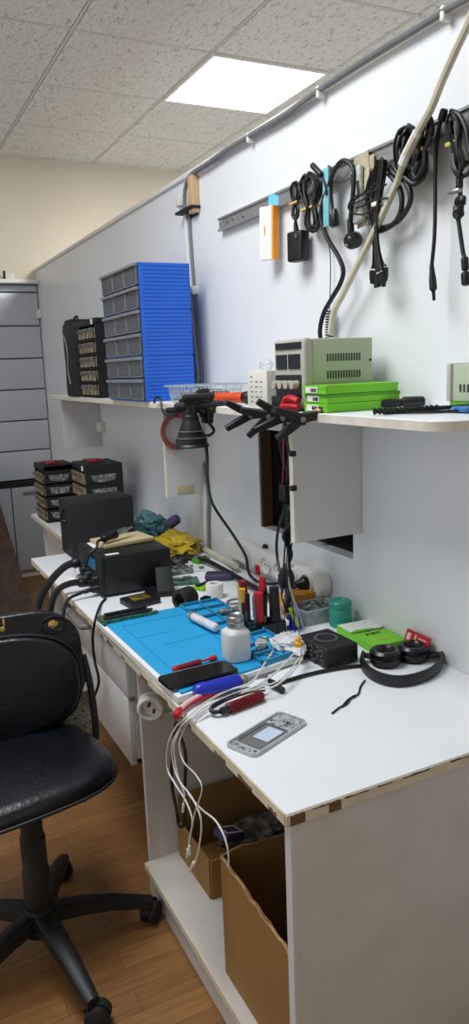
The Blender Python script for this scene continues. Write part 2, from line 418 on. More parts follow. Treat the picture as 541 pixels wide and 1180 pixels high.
# leaning brown board
foot = at(38, 705, z=0); topp = V((.715, FY-.06, .99))
dv = (topp-foot).normalized()
lb = MB(); nrm = V((0, -dv.z, dv.y)).normalized()*.018
pts = [foot, topp, topp+V((-.75, 0, 0)), foot+V((-.75, 0, 0))]
b_ = bmesh.new(); v1 = [b_.verts.new(p_) for p_ in pts]; v2 = [b_.verts.new(p_+nrm) for p_ in pts]
b_.faces.new(v1); b_.faces.new(v2[::-1])
for k in range(4): b_.faces.new((v1[k], v2[k], v2[(k+1) % 4], v1[(k+1) % 4]))
bmesh.ops.recalc_face_normals(b_, faces=b_.faces); lb.add(b_)
solo('wooden_board', lb, 'brownboard', 'dark brown wooden board leaning on the far cabinet at the left edge', 'board')

# junction boxes on the partition
for px, py, lab in ((45, 362, 'small white socket box high on the partition near the far corner'), (116.5, 492, 'small white socket box under the far end of the shelf')):
    p = at(px, py, x=W-.01)
    j = thing('junction_box', lab, 'socket box', (W-.012, p.y, p.z), group='junction boxes on the partition')
    part('body', MB().box((W-.012, p.y, p.z), (.024, .11, .06), bev=.005), 'ivory', j)
    part('lid', MB().box((W-.026, p.y, p.z), (.006, .095, .05), bev=.002), 'whiteplastic', j)

# cable run along the top of the partition
tr = thing('ceiling_cable', 'grey cable clipped along the top of the white partition', 'cable', at(300, 135, x=W-.02))
pth = wpath([(560, -20), (541, -4), (512, 12), (480, 32), (440, 56), (395, 85), (360, 109), (327, 133), (290, 155), (262, 172), (240, 188), (222, 200), (215, 212), (213, 225), (213, 240)], W-.02)
pth[0].x = W-.02
part('cord', MB().tube(pth, .008), 'cableg', tr)
for px, py in ((512, 13), (368, 104), (287, 157)):
    p = at(px, py, x=W-.02); part('clip', MB().box((W-.012, p.y, p.z-.004), (.03, .014, .03), bev=.004), 'whiteplastic', tr)
p = at(223, 224, x=W-.015)
solo('wood_block', MB().box((W-.014, p.y, p.z), (.028, .045, .13), bev=.004), 'woodblock', 'pale wooden block fixed on the partition beside the cable bend', 'block')
p0, p1 = at(207, 244, x=W-.02), at(226, 241, x=W-.02)
solo('metal_bracket', MB().box(((W-.02), (p0.y+p1.y)/2, (p0.z+p1.z)/2), (.04, abs(p0.y-p1.y), .01), bev=.002).box(((W-.004), (p0.y+p1.y)/2, (p0.z+p1.z)/2-.012), (.006, abs(p0.y-p1.y)*.7, .024)), 'blackmatte', 'dark flat bracket under the pale wooden block on the partition', 'bracket')
solo('cable_box', MB().box((W-.012, at(211, 232, x=W).y, at(211, 232, x=W).z), (.024, .04, .04), bev=.004), 'ivory', 'small ivory cable box left of the pale wooden block', 'cable box')
dcab = thing('wall_cable', 'pair of cables running down the partition behind the blue drawer cabinets', 'cable', at(222, 330, x=W-.01))
pth = wpath([(214, 243), (217, 290), (221, 340), (225, 390), (229, 440)], W-.008) + [V((W-.008, 2.79, S+.03)), V((W-.008, 2.79, S-.05))] + wpath([(236, 560), (237, 600), (238, 640)], W-.008)
part('cord', MB().tube(pth, .0075), 'whiteplastic', dcab, 'white cable')
part('cord', MB().tube([p_+V((0, -.03, 0)) for p_ in pth], .006), 'cableg', dcab, 'grey cable')
part('clip', MB().box((W-.01, at(222.5, 336, x=W).y-.015, at(222, 336, x=W).z), (.03, .07, .03), bev=.004), 'whiteplastic', dcab)

# ================================================================== SHELF
shelf = thing('wall_shelf', 'long white shelf with a rounded end along the partition', 'shelf', (1.07, 2.6, S-.02))
yn, yf = 1.03, 4.2
ol = [(W, yf), (.952, yf), (.93, yn+.07)]
for k in range(7):
    a = PI+k/6*PI/2
    ol.append((.93+.06+.06*math.cos(a), yn+.06+.06*math.sin(a)))
ol.append((W, yn))
part('board', MB().prism(ol, .021, Matrix.Translation((0, 0, S-.022)), bev=.001, seg=1), 'desk', shelf)
ob = [(x_-.0025 if x_ < 1.1 else x_, y_-(.002 if y_ < 1.2 else 0)) for x_, y_ in ol]
part('edge_band', MB().prism(ob, .018, Matrix.Translation((0, 0, S-.0205))), 'shelfedge', shelf)
for yy, x0, z0, lab in ((1.655, .982, .98, 'near end'), (2.69, 1.03, .955, 'middle'), (4.1, .985, 1.035, 'far end')):
    b = part('bracket_panel', MB().span((x0+.006, yy-.009, z0), (W-.001, yy+.009, S-.022), bev=.001, seg=1), 'panelw', shelf)
    part('edge_strip', MB().span((x0, yy-.0095, z0), (x0+.007, yy+.0095, S-.022)), 'shelfedge', b)
# beige plate and ring on the middle bracket panel
p = at(214, 564, y=2.68)
solo('beige_label', MB().box((p.x, 2.679, p.z), (.07, .003, .032), bev=.001), 'cream', 'small beige plate at the bottom of the middle bracket panel under the shelf', 'plate')
rc = at(205, 497, y=2.67)
rg = MB().tube([V((rc.x+.062*math.cos(a), 2.668, rc.z+.062*math.sin(a))) for a in [2*PI*k/14 for k in range(14)]], .010, closed=True)
rg.cyl((rc.x, 2.66, rc.z+.058), (rc.x, 2.682, rc.z+.058), .005)
solo('red_ring', rg, 'redring', 'dull red ring hanging behind the black lamp cone', 'ring')

# ---- blue drawer cabinets, three stacked
BX0, BX1, BY0, BY1 = .925, 1.12, 2.57, 3.0
BH = .161
pos = at(157, 302, y=BY0)
def drawer_cabinet(z0, lab):
    t = thing('drawer_cabinet', lab, 'drawer cabinet', ((BX0+BX1)/2, (BY0+BY1)/2, z0), group='blue drawer cabinets on the shelf')
    b = MB()
    th = .004
    for c_ in (1, 2): b.span((BX0+.004, BY0+.006+c_*(BY1-BY0-.012)/3-.0015, z0), (BX1, BY0+.006+c_*(BY1-BY0-.012)/3+.0015, z0+BH-.002))
    b.span((BX0+.002, BY0, z0), (BX1, BY0+th, z0+BH-.001)).span((BX0+.002, BY1-th, z0), (BX1, BY1, z0+BH-.001))
    b.span((BX1-th, BY0, z0), (BX1, BY1, z0+BH-.001)).span((BX0+.002, BY0, z0+BH-.006), (BX1, BY1, z0+BH-.001)).span((BX0+.002, BY0, z0), (BX1, BY1, z0+.004)).span((BX0+.002, BY0, z0+BH/2-.003), (BX1, BY1, z0+BH/2+.002))
    for i in range(12):
        zz = z0+.008+i*(BH-.016)/11
        b.span((BX0+.014, BY0-.002, zz-.0045), (BX1-.002, BY0+.001, zz+.0045), bev=.0012, seg=1)
    part('housing', b, 'blue', t)
    dw = (BY1-BY0-.012)/3
    for r in range(2):
        for c in range(3):
            y0 = BY0+.006+c*dw; zz = z0+.006+r*BH/2
            d = MB(); h = BH/2-.011
            d.span((BX0-.004, y0+.003, zz), (BX0, y0+dw-.003, zz+h)).span((BX0, y0+.003, zz), (BX0+.12, y0+dw-.003, zz+.003))
            d.span((BX0, y0+.003, zz), (BX0+.12, y0+.005, zz+h)).span((BX0, y0+dw-.005, zz), (BX0+.12, y0+dw-.003, zz+h))
            dr = part('drawer', d, 'clear', t)
            part('divider', MB().span((BX0-.0055, y0+.003, zz), (BX0-.003, y0+.0075, zz+h)).span((BX0-.0055, y0+.003, zz), (BX0-.003, y0+dw-.003, zz+.003)).span((BX0-.0055, y0+dw-.0075, zz), (BX0-.003, y0+dw-.003, zz+h)), 'clearlid', dr)
            part('lip', MB().span((BX0-.014, y0+.001, zz+h-.008), (BX0+.002, y0+dw-.001, zz+h+.004), bev=.002, seg=1), 'clearlid', dr)
            part('contents', MB().blob((BX0+.06, y0+dw/2, zz+.012+h*.25), (.05, dw*.42, h*.3), .15, 2, seed=r*3+c+z0, sub=3), 'parts', dr, stuff=True)
    return t
for k, lab in enumerate(('bottom one of the three stacked blue drawer cabinets, standing on the shelf', 'middle one of the three stacked blue drawer cabinets with clear drawers', 'top one of the three stacked blue drawer cabinets with clear drawers')):
    drawer_cabinet(S+k*BH, lab)

# ---- black organisers with small drawers (fronts face the room)
def organiser(x0, y0, wx, wy, h, rows, cols, z0, lab, group, tops=False, label_spot=None):
    t = thing('parts_organiser', lab, 'parts organiser', (x0+wx/2, y0+wy/2, z0), group=group)
    b = MB()
    b.span((x0+.008, y0, z0), (x0+wx, y0+.007, z0+h)).span((x0+.008, y0+wy-.007, z0), (x0+wx, y0+wy, z0+h)).span((x0+wx-.006, y0, z0), (x0+wx, y0+wy, z0+h))
    b.span((x0+.004, y0, z0+h-.028), (x0+wx, y0+wy, z0+h), bev=.004).span((x0+.004, y0, z0), (x0+wx, y0+wy, z0+.008))
    rh = (h-.036)/rows
    for r in range(1, rows): b.span((x0+.004, y0, z0+.008+r*rh-.006), (x0+wx, y0+wy, z0+.008+r*rh+.002))
    part('frame', b, 'blackmatte', t)
    cw = (wy-.014)/cols
    for r in range(rows):
        for c in range(cols):
            ya = y0+.007+c*cw; za = z0+.010+r*rh; hh = rh-.014
            d = MB().span((x0, ya+.002, za), (x0+.004, ya+cw-.002, za+hh)).span((x0, ya+.002, za), (x0+wx*.8, ya+cw-.002, za+.003)).span((x0, ya+.002, za), (x0+wx*.8, ya+.004, za+hh)).span((x0, ya+cw-.004, za), (x0+wx*.8, ya+cw-.002, za+hh))
            dr = part('drawer', d, M['clearlid'] if False else 'partsb', t)
            part('pull', MB().span((x0-.009, ya+cw*.25, za+hh*.62), (x0+.001, ya+cw*.75, za+hh*.9), bev=.002, seg=1), 'clear', dr)
    if tops:
        for wz in range(rows):
            part('side_window', MB().prism([(-wx*.33, rh*.2), (wx*.33, rh*.2), (wx*.28, -rh*.22), (.1*wx, -rh*.33), (-.1*wx, -rh*.33), (-wx*.28, -rh*.22)], .003, Matrix.Translation((x0+wx*.5, y0-.0005, z0+.008+(wz+.5)*rh)) @ Matrix.Rotation(PI/2, 4, 'X')), 'pcbgrey', t)
    if label_spot: part('sticker', MB().span((x0+.002, y0+.02, z0+h-.026), (x0+.0045, y0+.045, z0+h-.004)), 'whitecard', t)
    return t
organiser(.945, 3.24, .14, .26, .345, 5, 4, S, 'tall narrow black organiser of small drawers left of the blue cabinets on the shelf', 'black parts organisers', label_spot=True)
pA = at(66, 602, z=D)
OA = (.768, 3.69)
organiser(OA[0], OA[1], .16, .22, .285, 4, 3, D, 'black parts organiser at the outer corner of the far worktop', 'black parts organisers', True)
OB = (.905, 3.43)
organiser(OB[0], OB[1], .19, .24, .30, 4, 3, D, 'black parts organiser by the partition behind the black speaker box', 'black parts organisers', True, True)
tb1 = at(100, 533, z=D+.26)
for (cx_, cy_, hz), lab in (((OA[0]+.06, OA[1]+.10, .285), 'reddish cable bits lying on top of the outer corner organiser'), ((OB[0]+.08, OB[1]+.15, .30), 'bright red clip lying on top of the organiser by the partition')):
    solo('red_clip', MB().box((cx_, cy_, D+hz+.006), (.05, .12, .010), bev=.003).tube([(cx_+.04, cy_-.06, D+hz+.006), (cx_+.055, cy_, D+hz+.006), (cx_+.04, cy_+.06, D+hz+.006)], .004), 'deepred', lab, 'clip')

# ---- black carry case beside it
cs_ = thing('carry_case', 'black carry case with curved sides standing at the far end of the shelf', 'case', (1.0, 3.55, S))
out = [(-.09, 0), (.09, 0), (.095, .06), (.085, .14), (.092, .22), (.095, .31), (.085, .345), (.06, .35), (.045, .365), (-.045, .365), (-.06, .35), (-.085, .345), (-.095, .31), (-.088, .22), (-.092, .14), (-.085, .06)]
mt = Matrix.Translation((.935, 3.655, S)) @ Matrix(((0, 0, 1, 0), (1, 0, 0, 0), (0, 1, 0, 0), (0, 0, 0, 1)))
part('shell', MB().prism(out, .10, mt, bev=.012), 'blackmatte', cs_)
part('piping', MB().tube([(.933, 3.725, S+.30), (.932, 3.685, S+.27), (.932, 3.66, S+.20), (.932, 3.675, S+.13), (.932, 3.645, S+.06)], .004), 'cableg', cs_)
part('handle', MB().tube([(.985, 3.685, S+.36), (.985, 3.68, S+.375), (.985, 3.655, S+.38), (.985, 3.63, S+.375), (.985, 3.625, S+.36)], .006), 'black', cs_)

# ---- clear basket of bits
bk = thing('plastic_basket', 'clear plastic basket of small bits beside the blue cabinets on the shelf', 'basket', (1.04, 2.34, S))
bm_ = MB(); bx0, bx1, by0, by1, bh = .95, 1.16, 2.25, 2.42, .055
for z_, gx in ((S+.003, .012), (S+.02, .009), (S+.037, .005)):
    bm_.tube([(bx0+gx, by0+gx, z_), (bx1-gx, by0+gx, z_), (bx1-gx, by1-gx, z_), (bx0+gx, by1-gx, z_)], .0022, n=6, closed=True, sub=1)
for k in range(15):
    xx = bx0+.012+(bx1-bx0-.024)*k/14
    bm_.cyl((xx, by0+.012, S+.002), (xx, by0, S+bh), .0022, n=6); bm_.cyl((xx, by1-.012, S+.002), (xx, by1, S+bh), .0022, n=6)
for k in range(12):
    yy = by0+.012+(by1-by0-.024)*k/11
    bm_.cyl((bx0+.012, yy, S+.002), (bx0, yy, S+bh), .0022, n=6); bm_.cyl((bx1-.012, yy, S+.002), (bx1, yy, S+bh), .0022, n=6)
bm_.span((bx0+.012, by0+.012, S), (bx1-.012, by1-.012, S+.003))
part('lattice', bm_, 'clearplastic', bk)
part('rim', MB().ring([(bx0-.008, by0-.008), (bx1+.008, by0-.008), (bx1+.008, by1+.008), (bx0-.008, by1+.008)], [(bx0+.002, by0+.002), (bx1-.002, by0+.002), (bx1-.002, by1-.002), (bx0+.002, by1-.002)], .006, Matrix.Translation((0, 0, S+bh-.002))), 'clearrim', bk)
part('contents', MB().blob((1.055, 2.335, S+.02), (.085, .065, .02), .5, 5, 3), 'pcbgrey', bk, stuff=True)
# ---- lamp with cone on clamp arm
lm = thing('cone_lamp', 'black ribbed cone lamp hanging from a clamp arm at the shelf edge', 'lamp', (.89, 2.06, S))
lc = at(219, 470, x=.865); LY = lc.y
prof = [(.0, .005), (.017, .005), (.019, -.01), (.02, -.032), (.024, -.036), (.0245, -.058), (.030, -.062), (.031, -.078), (.038, -.082), (.0395, -.098), (.046, -.102), (.0475, -.117), (.052, -.122), (.052, -.126), (.047, -.124), (.036, -.08), (.018, -.03), (0, -.028)]
part('shade', MB().lathe(prof, Matrix.Translation((lc.x, LY, lc.z+.012)), 32), 'black', lm)
part('ring', MB().lathe([(.0462, -.1), (.0478, -.099), (.0478, -.097), (.0445, -.097)], Matrix.Translation((lc.x, LY, lc.z+.012)), 32), 'greymetal', lm)
part('ring', MB().lathe([(.038, -.081), (.0395, -.080), (.0395, -.078), (.036, -.078)], Matrix.Translation((lc.x, LY, lc.z+.012)), 32), 'greymetal', lm)
hd = MB().box((lc.x+.01, LY, lc.z+.02), (.06, .035, .035), bev=.008).rod((lc.x-.045, LY+.01, lc.z+.004), (lc.x+.09, LY-.03, lc.z+.006), .012)
hd.rod((lc.x-.03, LY-.02, lc.z+.03), (lc.x+.07, LY-.02, lc.z+.032), .010)
part('socket', hd, 'blackmatte', lm)
ar = MB().rod((lc.x, LY, lc.z+.03), at(240, 462, x=.945), .008).rod(at(207, 462, x=.89), at(241, 455, x=.95), .006).rod(at(193, 473, x=.9), at(246, 472, x=.925), .010).box(at(238, 474, x=.925), (.03, .05, .04), bev=.006).rod(at(228, 452, x=.96), at(240, 450, x=.97), .008)
ar.span((.925, LY-.03, S), (.985, LY+.02, S+.012), bev=.003).span((.908, LY-.03, S-.05), (.926, LY+.02, S+.012), bev=.003)
part('arm', ar, 'black', lm)
part('cord', MB().tube([(lc.x+.02, LY, lc.z+.0), (lc.x+.05, LY-.005, lc.z-.04), (lc.x+.07, LY-.01, lc.z-.07), (lc.x+.05, LY-.005, lc.z-.085), (lc.x+.03, LY, lc.z-.07), (lc.x+.01, LY+.01, lc.z-.02)], .0045), 'cable', lm)
part('power_cord', MB().tube([at(236, 500, x=.92), at(239, 525, x=.93), at(240, 555, x=1.0), at(246, 582, x=1.08), at(268, 615, x=1.13), at(283, 640, x=1.14), at(287, 660, x=1.13), at(297, 670, x=1.12), at(312, 673, x=1.12), at(326, 671, x=1.14)], .005), 'cable', lm)
hk = MB().tube([at(178, 464, x=.925), at(180, 458, x=.92), at(185, 460, x=.915), at(187, 472, x=.91), at(192, 478, x=.905), at(204, 478, x=.885)], .004)
part('hook', hk, 'black', lm)
# ---- orange handled tool
ot = thing('orange_tool', 'orange red tool with a black grip lying on the shelf right of the black lamp', 'tool', (1.0, 2.0, S))
a0, a1, a2 = at(249, 460, x=.985), at(281, 457, x=1.03), at(288, 456, x=1.04)
for q in (a0, a1, a2): q.z = S+.02
part('handle', MB().lathe([(0, 0), (.013, 0), (.016, .004), (.017, .03), (.015, .05), (.017, .09), ((a1-a0).length and .0165, (a1-a0).length), (0, (a1-a0).length)], zaxis(a0, a1-a0), 18), 'orangered', ot)
part('grip', MB().rod(a1, a2+(a2-a1)*.6, .019), 'black', ot)
part('head', MB().rod(a0+(a0-a1)*.25, a0, .012).box(a0+(a0-a1)*.25, (.03, .03, .034), bev=.005), 'blackmatte', ot)

# ---- spring clamps along the shelf edge
def clamp_proto(lab):
    t = thing('spring_clamp', lab, 'clamp', (0, 0, 0), group='black spring clamps on the shelf edge')
    # local: -x is where the handles point, jaws towards +x
    up_ = [(-.072, -.001), (-.070, .013), (-.03, .013), (.0, .012), (.03, .024), (.056, .014), (.054, .006), (.03, .010), (.008, -.006), (-.03, -.006)]
    lo_ = [(x_, -y_) for x_, y_ in up_][::-1]
    rx = Matrix.Rotation(PI/2, 4, 'X')
    part('lever', MB().prism(up_, .022, Matrix.Translation((0, .011, 0)) @ rx @ Matrix.Rotation(-.42, 4, 'Z'), bev=.002, seg=1), 'black', t)
    part('lever', MB().prism(lo_, .018, Matrix.Translation((0, .009, 0)) @ rx @ Matrix.Rotation(.42, 4, 'Z'), bev=.002, seg=1), 'black', t)
    part('pin', MB().cyl((0, -.016, 0), (0, .016, 0), .006), 'greymetal', t)
    part('pad', MB().box((.050, 0, .010), (.018, .018, .007), bev=.002), 'tie', t)
    part('pad', MB().box((.050, 0, -.012), (.018, .018, .007), bev=.002), 'tie', t)
    return t
cp = None
for px, py, lab, tilt, roll in ((281, 478, 'leftmost black spring clamp of the row biting the shelf edge', -.3, 0), (303, 482, 'second black spring clamp from the left on the shelf edge', -.55, -.25), (319, 485, 'third black spring clamp from the left on the shelf edge', -.45, .1), (340, 484, 'rightmost black spring clamp of the row, next to the green boxes', -.15, -.15)):
    p = at(px+9, py, x=.90)
    if cp is None: cp = clamp_proto(lab); o = cp
    else: o = dup(cp, (0, 0, 0), 0, lab)
    o.location = (.895, p.y, S-.011); o.rotation_euler = (.12, roll, tilt)

# ---- white printed box and clear scrap
A_, B_ = at(287, 469, x=.95), at(308, 475, x=.94)
wbx = thing('printed_box', 'small white box with a printed table of dark text beside the power supply', 'box', (.98, (A_.y+B_.y)/2, S))
wy0, wy1 = B_.y, A_.y-.01
part('carton', MB().span((.942, wy0, S), (.995, wy1, S+.098), bev=.0015), 'ivory', wbx)
pm = MB()
for i in range(6):
    for j in range(3):
        wdt = random.uniform(.008, .02); yy = wy1-.02-j*(wy1-wy0-.03)/3
        if i in (0, 5) and j > 0: continue
        pm.span((.9412, yy-wdt, S+.082-i*.013), (.9425, yy, S+.0845-i*.013))
part('print', pm, 'greymetal', wbx)
solo('plastic_scrap', MB().blob((.972, (wy0+wy1)/2, S+.112), (.014, .03, .018), .2, 2, 4, 3, flat=-.014), 'clearplastic', 'crumpled clear plastic scrap on top of the small white printed box', 'plastic scrap')

# ---- power supply
PY0 = 1.535
PX0 = at(351, 440, y=PY0).x; PX1 = min(at(430, 410, y=PY0).x, W-.01); PY1 = min(at(317, 430, x=PX0).y, 1.685); PZ0 = S; PZ1 = at(352, 390, y=PY0).z
ps = thing('power_supply', 'olive grey bench power supply with dark display behind the green boxes', 'power supply', ((PX0+PX1)/2, (PY0+PY1)/2, S))
part('case', MB().span((PX0+.022, PY0, PZ0+.004), (PX1, PY1, PZ1), bev=.004), 'olive', ps)
part('bezel', MB().span((PX0, PY0-.003, PZ0+.003), (PX0+.024, PY1+.003, PZ1+.002), bev=.007, seg=3), 'greyface', ps)
part('display', MB().span((PX0-.003, PY0+.016, PZ0+.100), (PX0+.002, PY0+.070, PZ0+.135), bev=.001, seg=1), 'darkface', ps)
part('display', MB().span((PX0-.003, PY0+.078, PZ0+.100), (PX0+.002, PY1-.012, PZ0+.135), bev=.001, seg=1), 'darkface', ps)
part('top_strip', MB().span((PX0-.003, PY0+.01, PZ0+.147), (PX0+.002, PY1-.01, PZ0+.163), bev=.001, seg=1), 'darkface', ps)
part('control_panel', MB().span((PX0-.003, PY0+.012, PZ0+.03), (PX0+.002, PY1-.008, PZ0+.086), bev=.001, seg=1), 'darkface', ps)
for k in range(4):
    part('knob', MB().cyl((PX0-.002, PY0+.028+k*.029, PZ0+.062), (PX0-.02, PY0+.028+k*.029, PZ0+.062), .011, .0095), 'greyface', ps)
for k in range(3):
    part('terminal', MB().cyl((PX0-.002, PY0+.04+k*.04, PZ0+.018), (PX0-.014, PY0+.04+k*.04, PZ0+.018), .007), ('red', 'black', 'greenyellow')[k], ps)
for rr in range(2):
    vt = MB()
    for k in range(13): vt.span((PX0+.065+k*.0078, PY0-.0012, PZ0+.074+rr*.041), (PX0+.0685+k*.0078, PY0+.001, PZ0+.092+rr*.041))
    part('vent_slots', vt, 'ink', ps)
part('screw', MB().cyl((PX1-.008, PY0-.002, PZ0+.115), (PX1-.008, PY0+.002, PZ0+.115), .003), 'ink', ps)
for px_0, lab in ((0, ''),):
    part('foot', MB().cyl((PX0+.04, PY0+.03, S), (PX0+.04, PY0+.03, S+.006), .008), 'black', ps)

# ---- three green boxes
gx0 = at(377, 470, y=1.43).x; gx1 = at(460, 455, y=1.43).x; gy1 = min(at(351, 465, x=gx0).y, 1.53)
for k, lab in enumerate(('bottom lime green flat box of the stack before the power supply', 'middle lime green flat box of the stack before the power supply', 'top lime green flat box of the stack before the power supply')):
    z0 = S+k*.0205; dx = (0, .003, -.002)[k]
    t = thing('green_box', lab, 'box', ((gx0+gx1)/2, 1.475, z0), group='lime green flat boxes on the shelf')
    part('tray', MB().span((gx0+dx, 1.43, z0), (gx1+dx, gy1, z0+.0195), bev=.0012, seg=1), 'green', t)
    part('lid_edge', MB().span((gx0+dx-.0008, 1.4292, z0+.0125), (gx1+dx+.0008, gy1+.0008, z0+.0199)), 'greend' if k == 1 else 'green', t)
    part('label_sticker', MB().span((gx0+dx-.0016, gy1-.062, z0+.003), (gx0+dx-.0004, gy1-.012, z0+.0165)), 'whitecard', t)
    bb = MB(); xx = gy1-.058
    while xx < gy1-.036:
        w_ = random.choice((.0008, .0013, .002)); bb.span((gx0+dx-.0022, xx, z0+.005), (gx0+dx-.0015, xx+w_, z0+.0135)); xx += w_+random.choice((.001, .0016))
    part('barcode', bb, 'ink', t)
# ---- small black plug behind
p = at(467, 458, x=1.15)
solo('black_adapter', MB().rod((1.14, p.y+.0, S+.014), (1.185, p.y-.03, S+.014), .013).rod((1.10, p.y+.025, S+.012), (1.145, p.y, S+.013), .009), 'black', 'small black plug lying by the wall right of the green boxes', 'plug')
# ---- second instrument and green box at the right edge of the photo
q = at(518, 450, x=1.135)
gb = thing('green_box', 'lime green flat box under the second olive instrument at the right edge', 'box', (1.165, q.y-.1, S), group='lime green flat boxes on the shelf')
part('tray', MB().span((1.136, q.y-.19, S), (1.196, q.y-.004, S+.019), bev=.001, seg=1), 'green', gb)
part('lid_edge', MB().span((1.135, q.y-.191, S+.012), (1.197, q.y-.003, S+.0195)), 'greend', gb)
p2 = thing('power_supply', 'second olive grey instrument case cut off by the right edge of the photo', 'power supply', (1.165, q.y-.1, S+.02))
part('case', MB().span((1.137, q.y-.2, S+.0197), (1.197, q.y-.006, S+.098), bev=.003), 'olive', p2)
part('bezel', MB().span((1.131, q.y-.008, S+.0197), (1.198, q.y+.006, S+.1), bev=.004), 'greyface', p2)
vt = MB()
for k in range(14): vt.span((1.1358, q.y-.03-k*.011, S+.040), (1.1375, q.y-.0345-k*.011, S+.056))
part('vent_slots', vt, 'ink', p2)
# ---- ridged rods and blue pack
rs = thing('ridged_rod', 'black ridged plastic rod lying across the near end of the shelf', 'rod', (1.0, 1.2, S))
r0, r1 = V((.955, at(430, 477, x=.955).y, S+.008)), V((1.165, 1.16, S+.012))
rr = MB().rod(r0, r1, .0045); dd = (r1-r0)
for k in range(13):
    c_ = r0+dd*(.02+k*.045); rr.cyl(c_-dd.normalized()*.003, c_+dd.normalized()*.003, .008, .006, 10)
part('shaft', rr, 'blackmatte', rs)
part('stem', MB().rod(r1, r1+dd.normalized()*.12, .0035), 'black', rs)
solo('thin_rod', MB().rod((.985, r0.y-.01, S+.0035), (1.19, 1.10, S+.0035), .0032).rod((.975, r0.y-.007, S+.0045), (.995, r0.y-.016, S+.0045), .0045), 'black', 'thin smooth black rod lying just below the ridged rod on the shelf', 'rod')
p = at(536, 466, x=1.13)
solo('blue_pack', MB().box((1.12, 1.175, S+.007), (.05, .05, .012), bev=.005, seg=3).box((1.12, 1.195, S+.006), (.054, .012, .004), bev=.001), 'bluepack', 'small blue and white plastic pack under the ridged rod at the right edge', 'pack')
# red clip with wire and little black head by the clamps
rt = thing('red_pliers', 'red handled clip tool lying between clamps and power supply on the shelf', 'clip tool', (.96, 1.5, S))
p = at(338, 466, x=.95)
part('handle', MB().tube([(.948, p.y+.04, S+.01), (.935, p.y+.01, S+.026), (.932, p.y-.02, S+.03), (.938, p.y-.045, S+.024)], .0095), 'red', rt)
part('handle', MB().tube([(.948, p.y+.04, S+.006), (.932, p.y+.02, S+.01), (.928, p.y-.02, S+.012), (.935, p.y-.05, S+.01)], .008), 'red', rt)
part('jaw', MB().box((.945, p.y+.06, S+.02), (.018, .05, .03), bev=.004), 'blackmatte', rt)

# ================================================================== RAIL AND HANGING THINGS
rl = thing('metal_rail', 'grey aluminium rail screwed along the partition below the ceiling cable', 'rail', (W-.01, 1.5, 1.92))
rb = MB().span((W-.016, -.4, 1.905), (W, 2.443, 1.944), bev=.0015, seg=1).span((W-.022, -.4, 1.940), (W-.012, 2.443, 1.946)).span((W-.022, -.4, 1.903), (W-.012, 2.443, 1.909))
part('profile', rb, 'alu', rl)
for px, py in ((268, 252), (280, 249), (273, 257)):
    p = at(px, py, x=W-.018); part('screw', MB().cyl((W-.02, p.y, p.z), (W-.014, p.y, p.z), .005), 'steel', rl)
part('hook', MB().tube([at(263, 256, x=W-.02), at(257, 255, x=W-.028), at(254, 256, x=W-.034)], .0025), 'steel', rl)
RX = W-.034
def loops(pts_fn, n, r, x, jx=.012, steps=18):
    """a hank of cable: n turns of one cord, each a little off the last"""
    pts = []
    for k in range(n*steps):
        t = k/steps*2*PI; px, py = pts_fn(t, k//steps)
        pts.append(at(px, py, x=x+jx*math.sin(t*1.3+k//steps*1.7)))
    return MB().tube(pts, r, n=6, sub=2)
def hank(cx, cy0, cy1, wd, n, pinch=None, slant=0., jit=1.):
    rnd = [(random.uniform(.3, 1.1), random.uniform(.8, 1.05), random.uniform(-1, 1)*jit) for _ in range(n+1)]
    def f(t, k):
        a, b, s_ = rnd[k]; u = math.cos(t)
        yy = (cy0+cy1)/2-(cy1-cy0)/2*u*b
        f_ = 1.
        if pinch is not None:
            d = abs(yy-pinch)/(abs(cy1-cy0)/2); f_ = .28+.72*min(1, d*1.4)
        return cx+slant*(yy-cy0)+wd/2*math.sin(t)*a*f_+s_, yy
    return f
def band(px, py, w, x, h=4):
    p0, p1 = at(px-w/2, py, x=x), at(px+w/2, py-w*.18, x=x)
    c = (p0+p1)/2; return MB().box((x, c.y, c.z), (.022, abs(p0.y-p1.y), .007*h/4), bev=.003)
# white and orange carton hung by a blue tab
p0 = at(305, 240, x=W-.03); p1 = at(326, 236, x=W-.03)
hb = thing('hanging_carton', 'white carton with an orange side hung from the rail by a blue tab', 'carton', (W-.03, (p0.y+p1.y)/2, p0.z-.13))
cB = at(311, 300, x=W-.03); ymid = (at(304, 238, x=W-.03).y, at(319, 236, x=W-.03).y)
zt, zb = at(312, 237, x=W-.03).z, at(316, 300, x=W-.03).z
mt = Matrix.Translation((W-.036, (ymid[0]+ymid[1])/2, (zt+zb)/2)) @ Matrix.Rotation(.05, 4, 'X') @ Matrix.Rotation(.30, 4, 'Z')
hh = (zt-zb)*.96; wy = abs(ymid[0]-ymid[1])*.72
part('carton', MB().box((0, 0, 0), (.024, wy, hh), mt, bev=.001, seg=1), 'whitecard', hb)
part('orange_side', MB().box((.0, -wy/2-.0006, 0), (.0245, .0016, hh+.001), mt).box((-.0124, -wy/2+.003, 0), (.0008, .006, hh), mt), 'orange', hb, 'orange side')
part('print', MB().box((-.0124, .006, hh*.05), (.0008, .005, hh*.16), mt), 'orange', hb)
part('hang_tab', MB().box((.012, -wy*.15, hh/2+.017), (.003, wy*.75, .04), mt, bev=.001, seg=1), 'lightblue', hb, 'blue hanging tab')
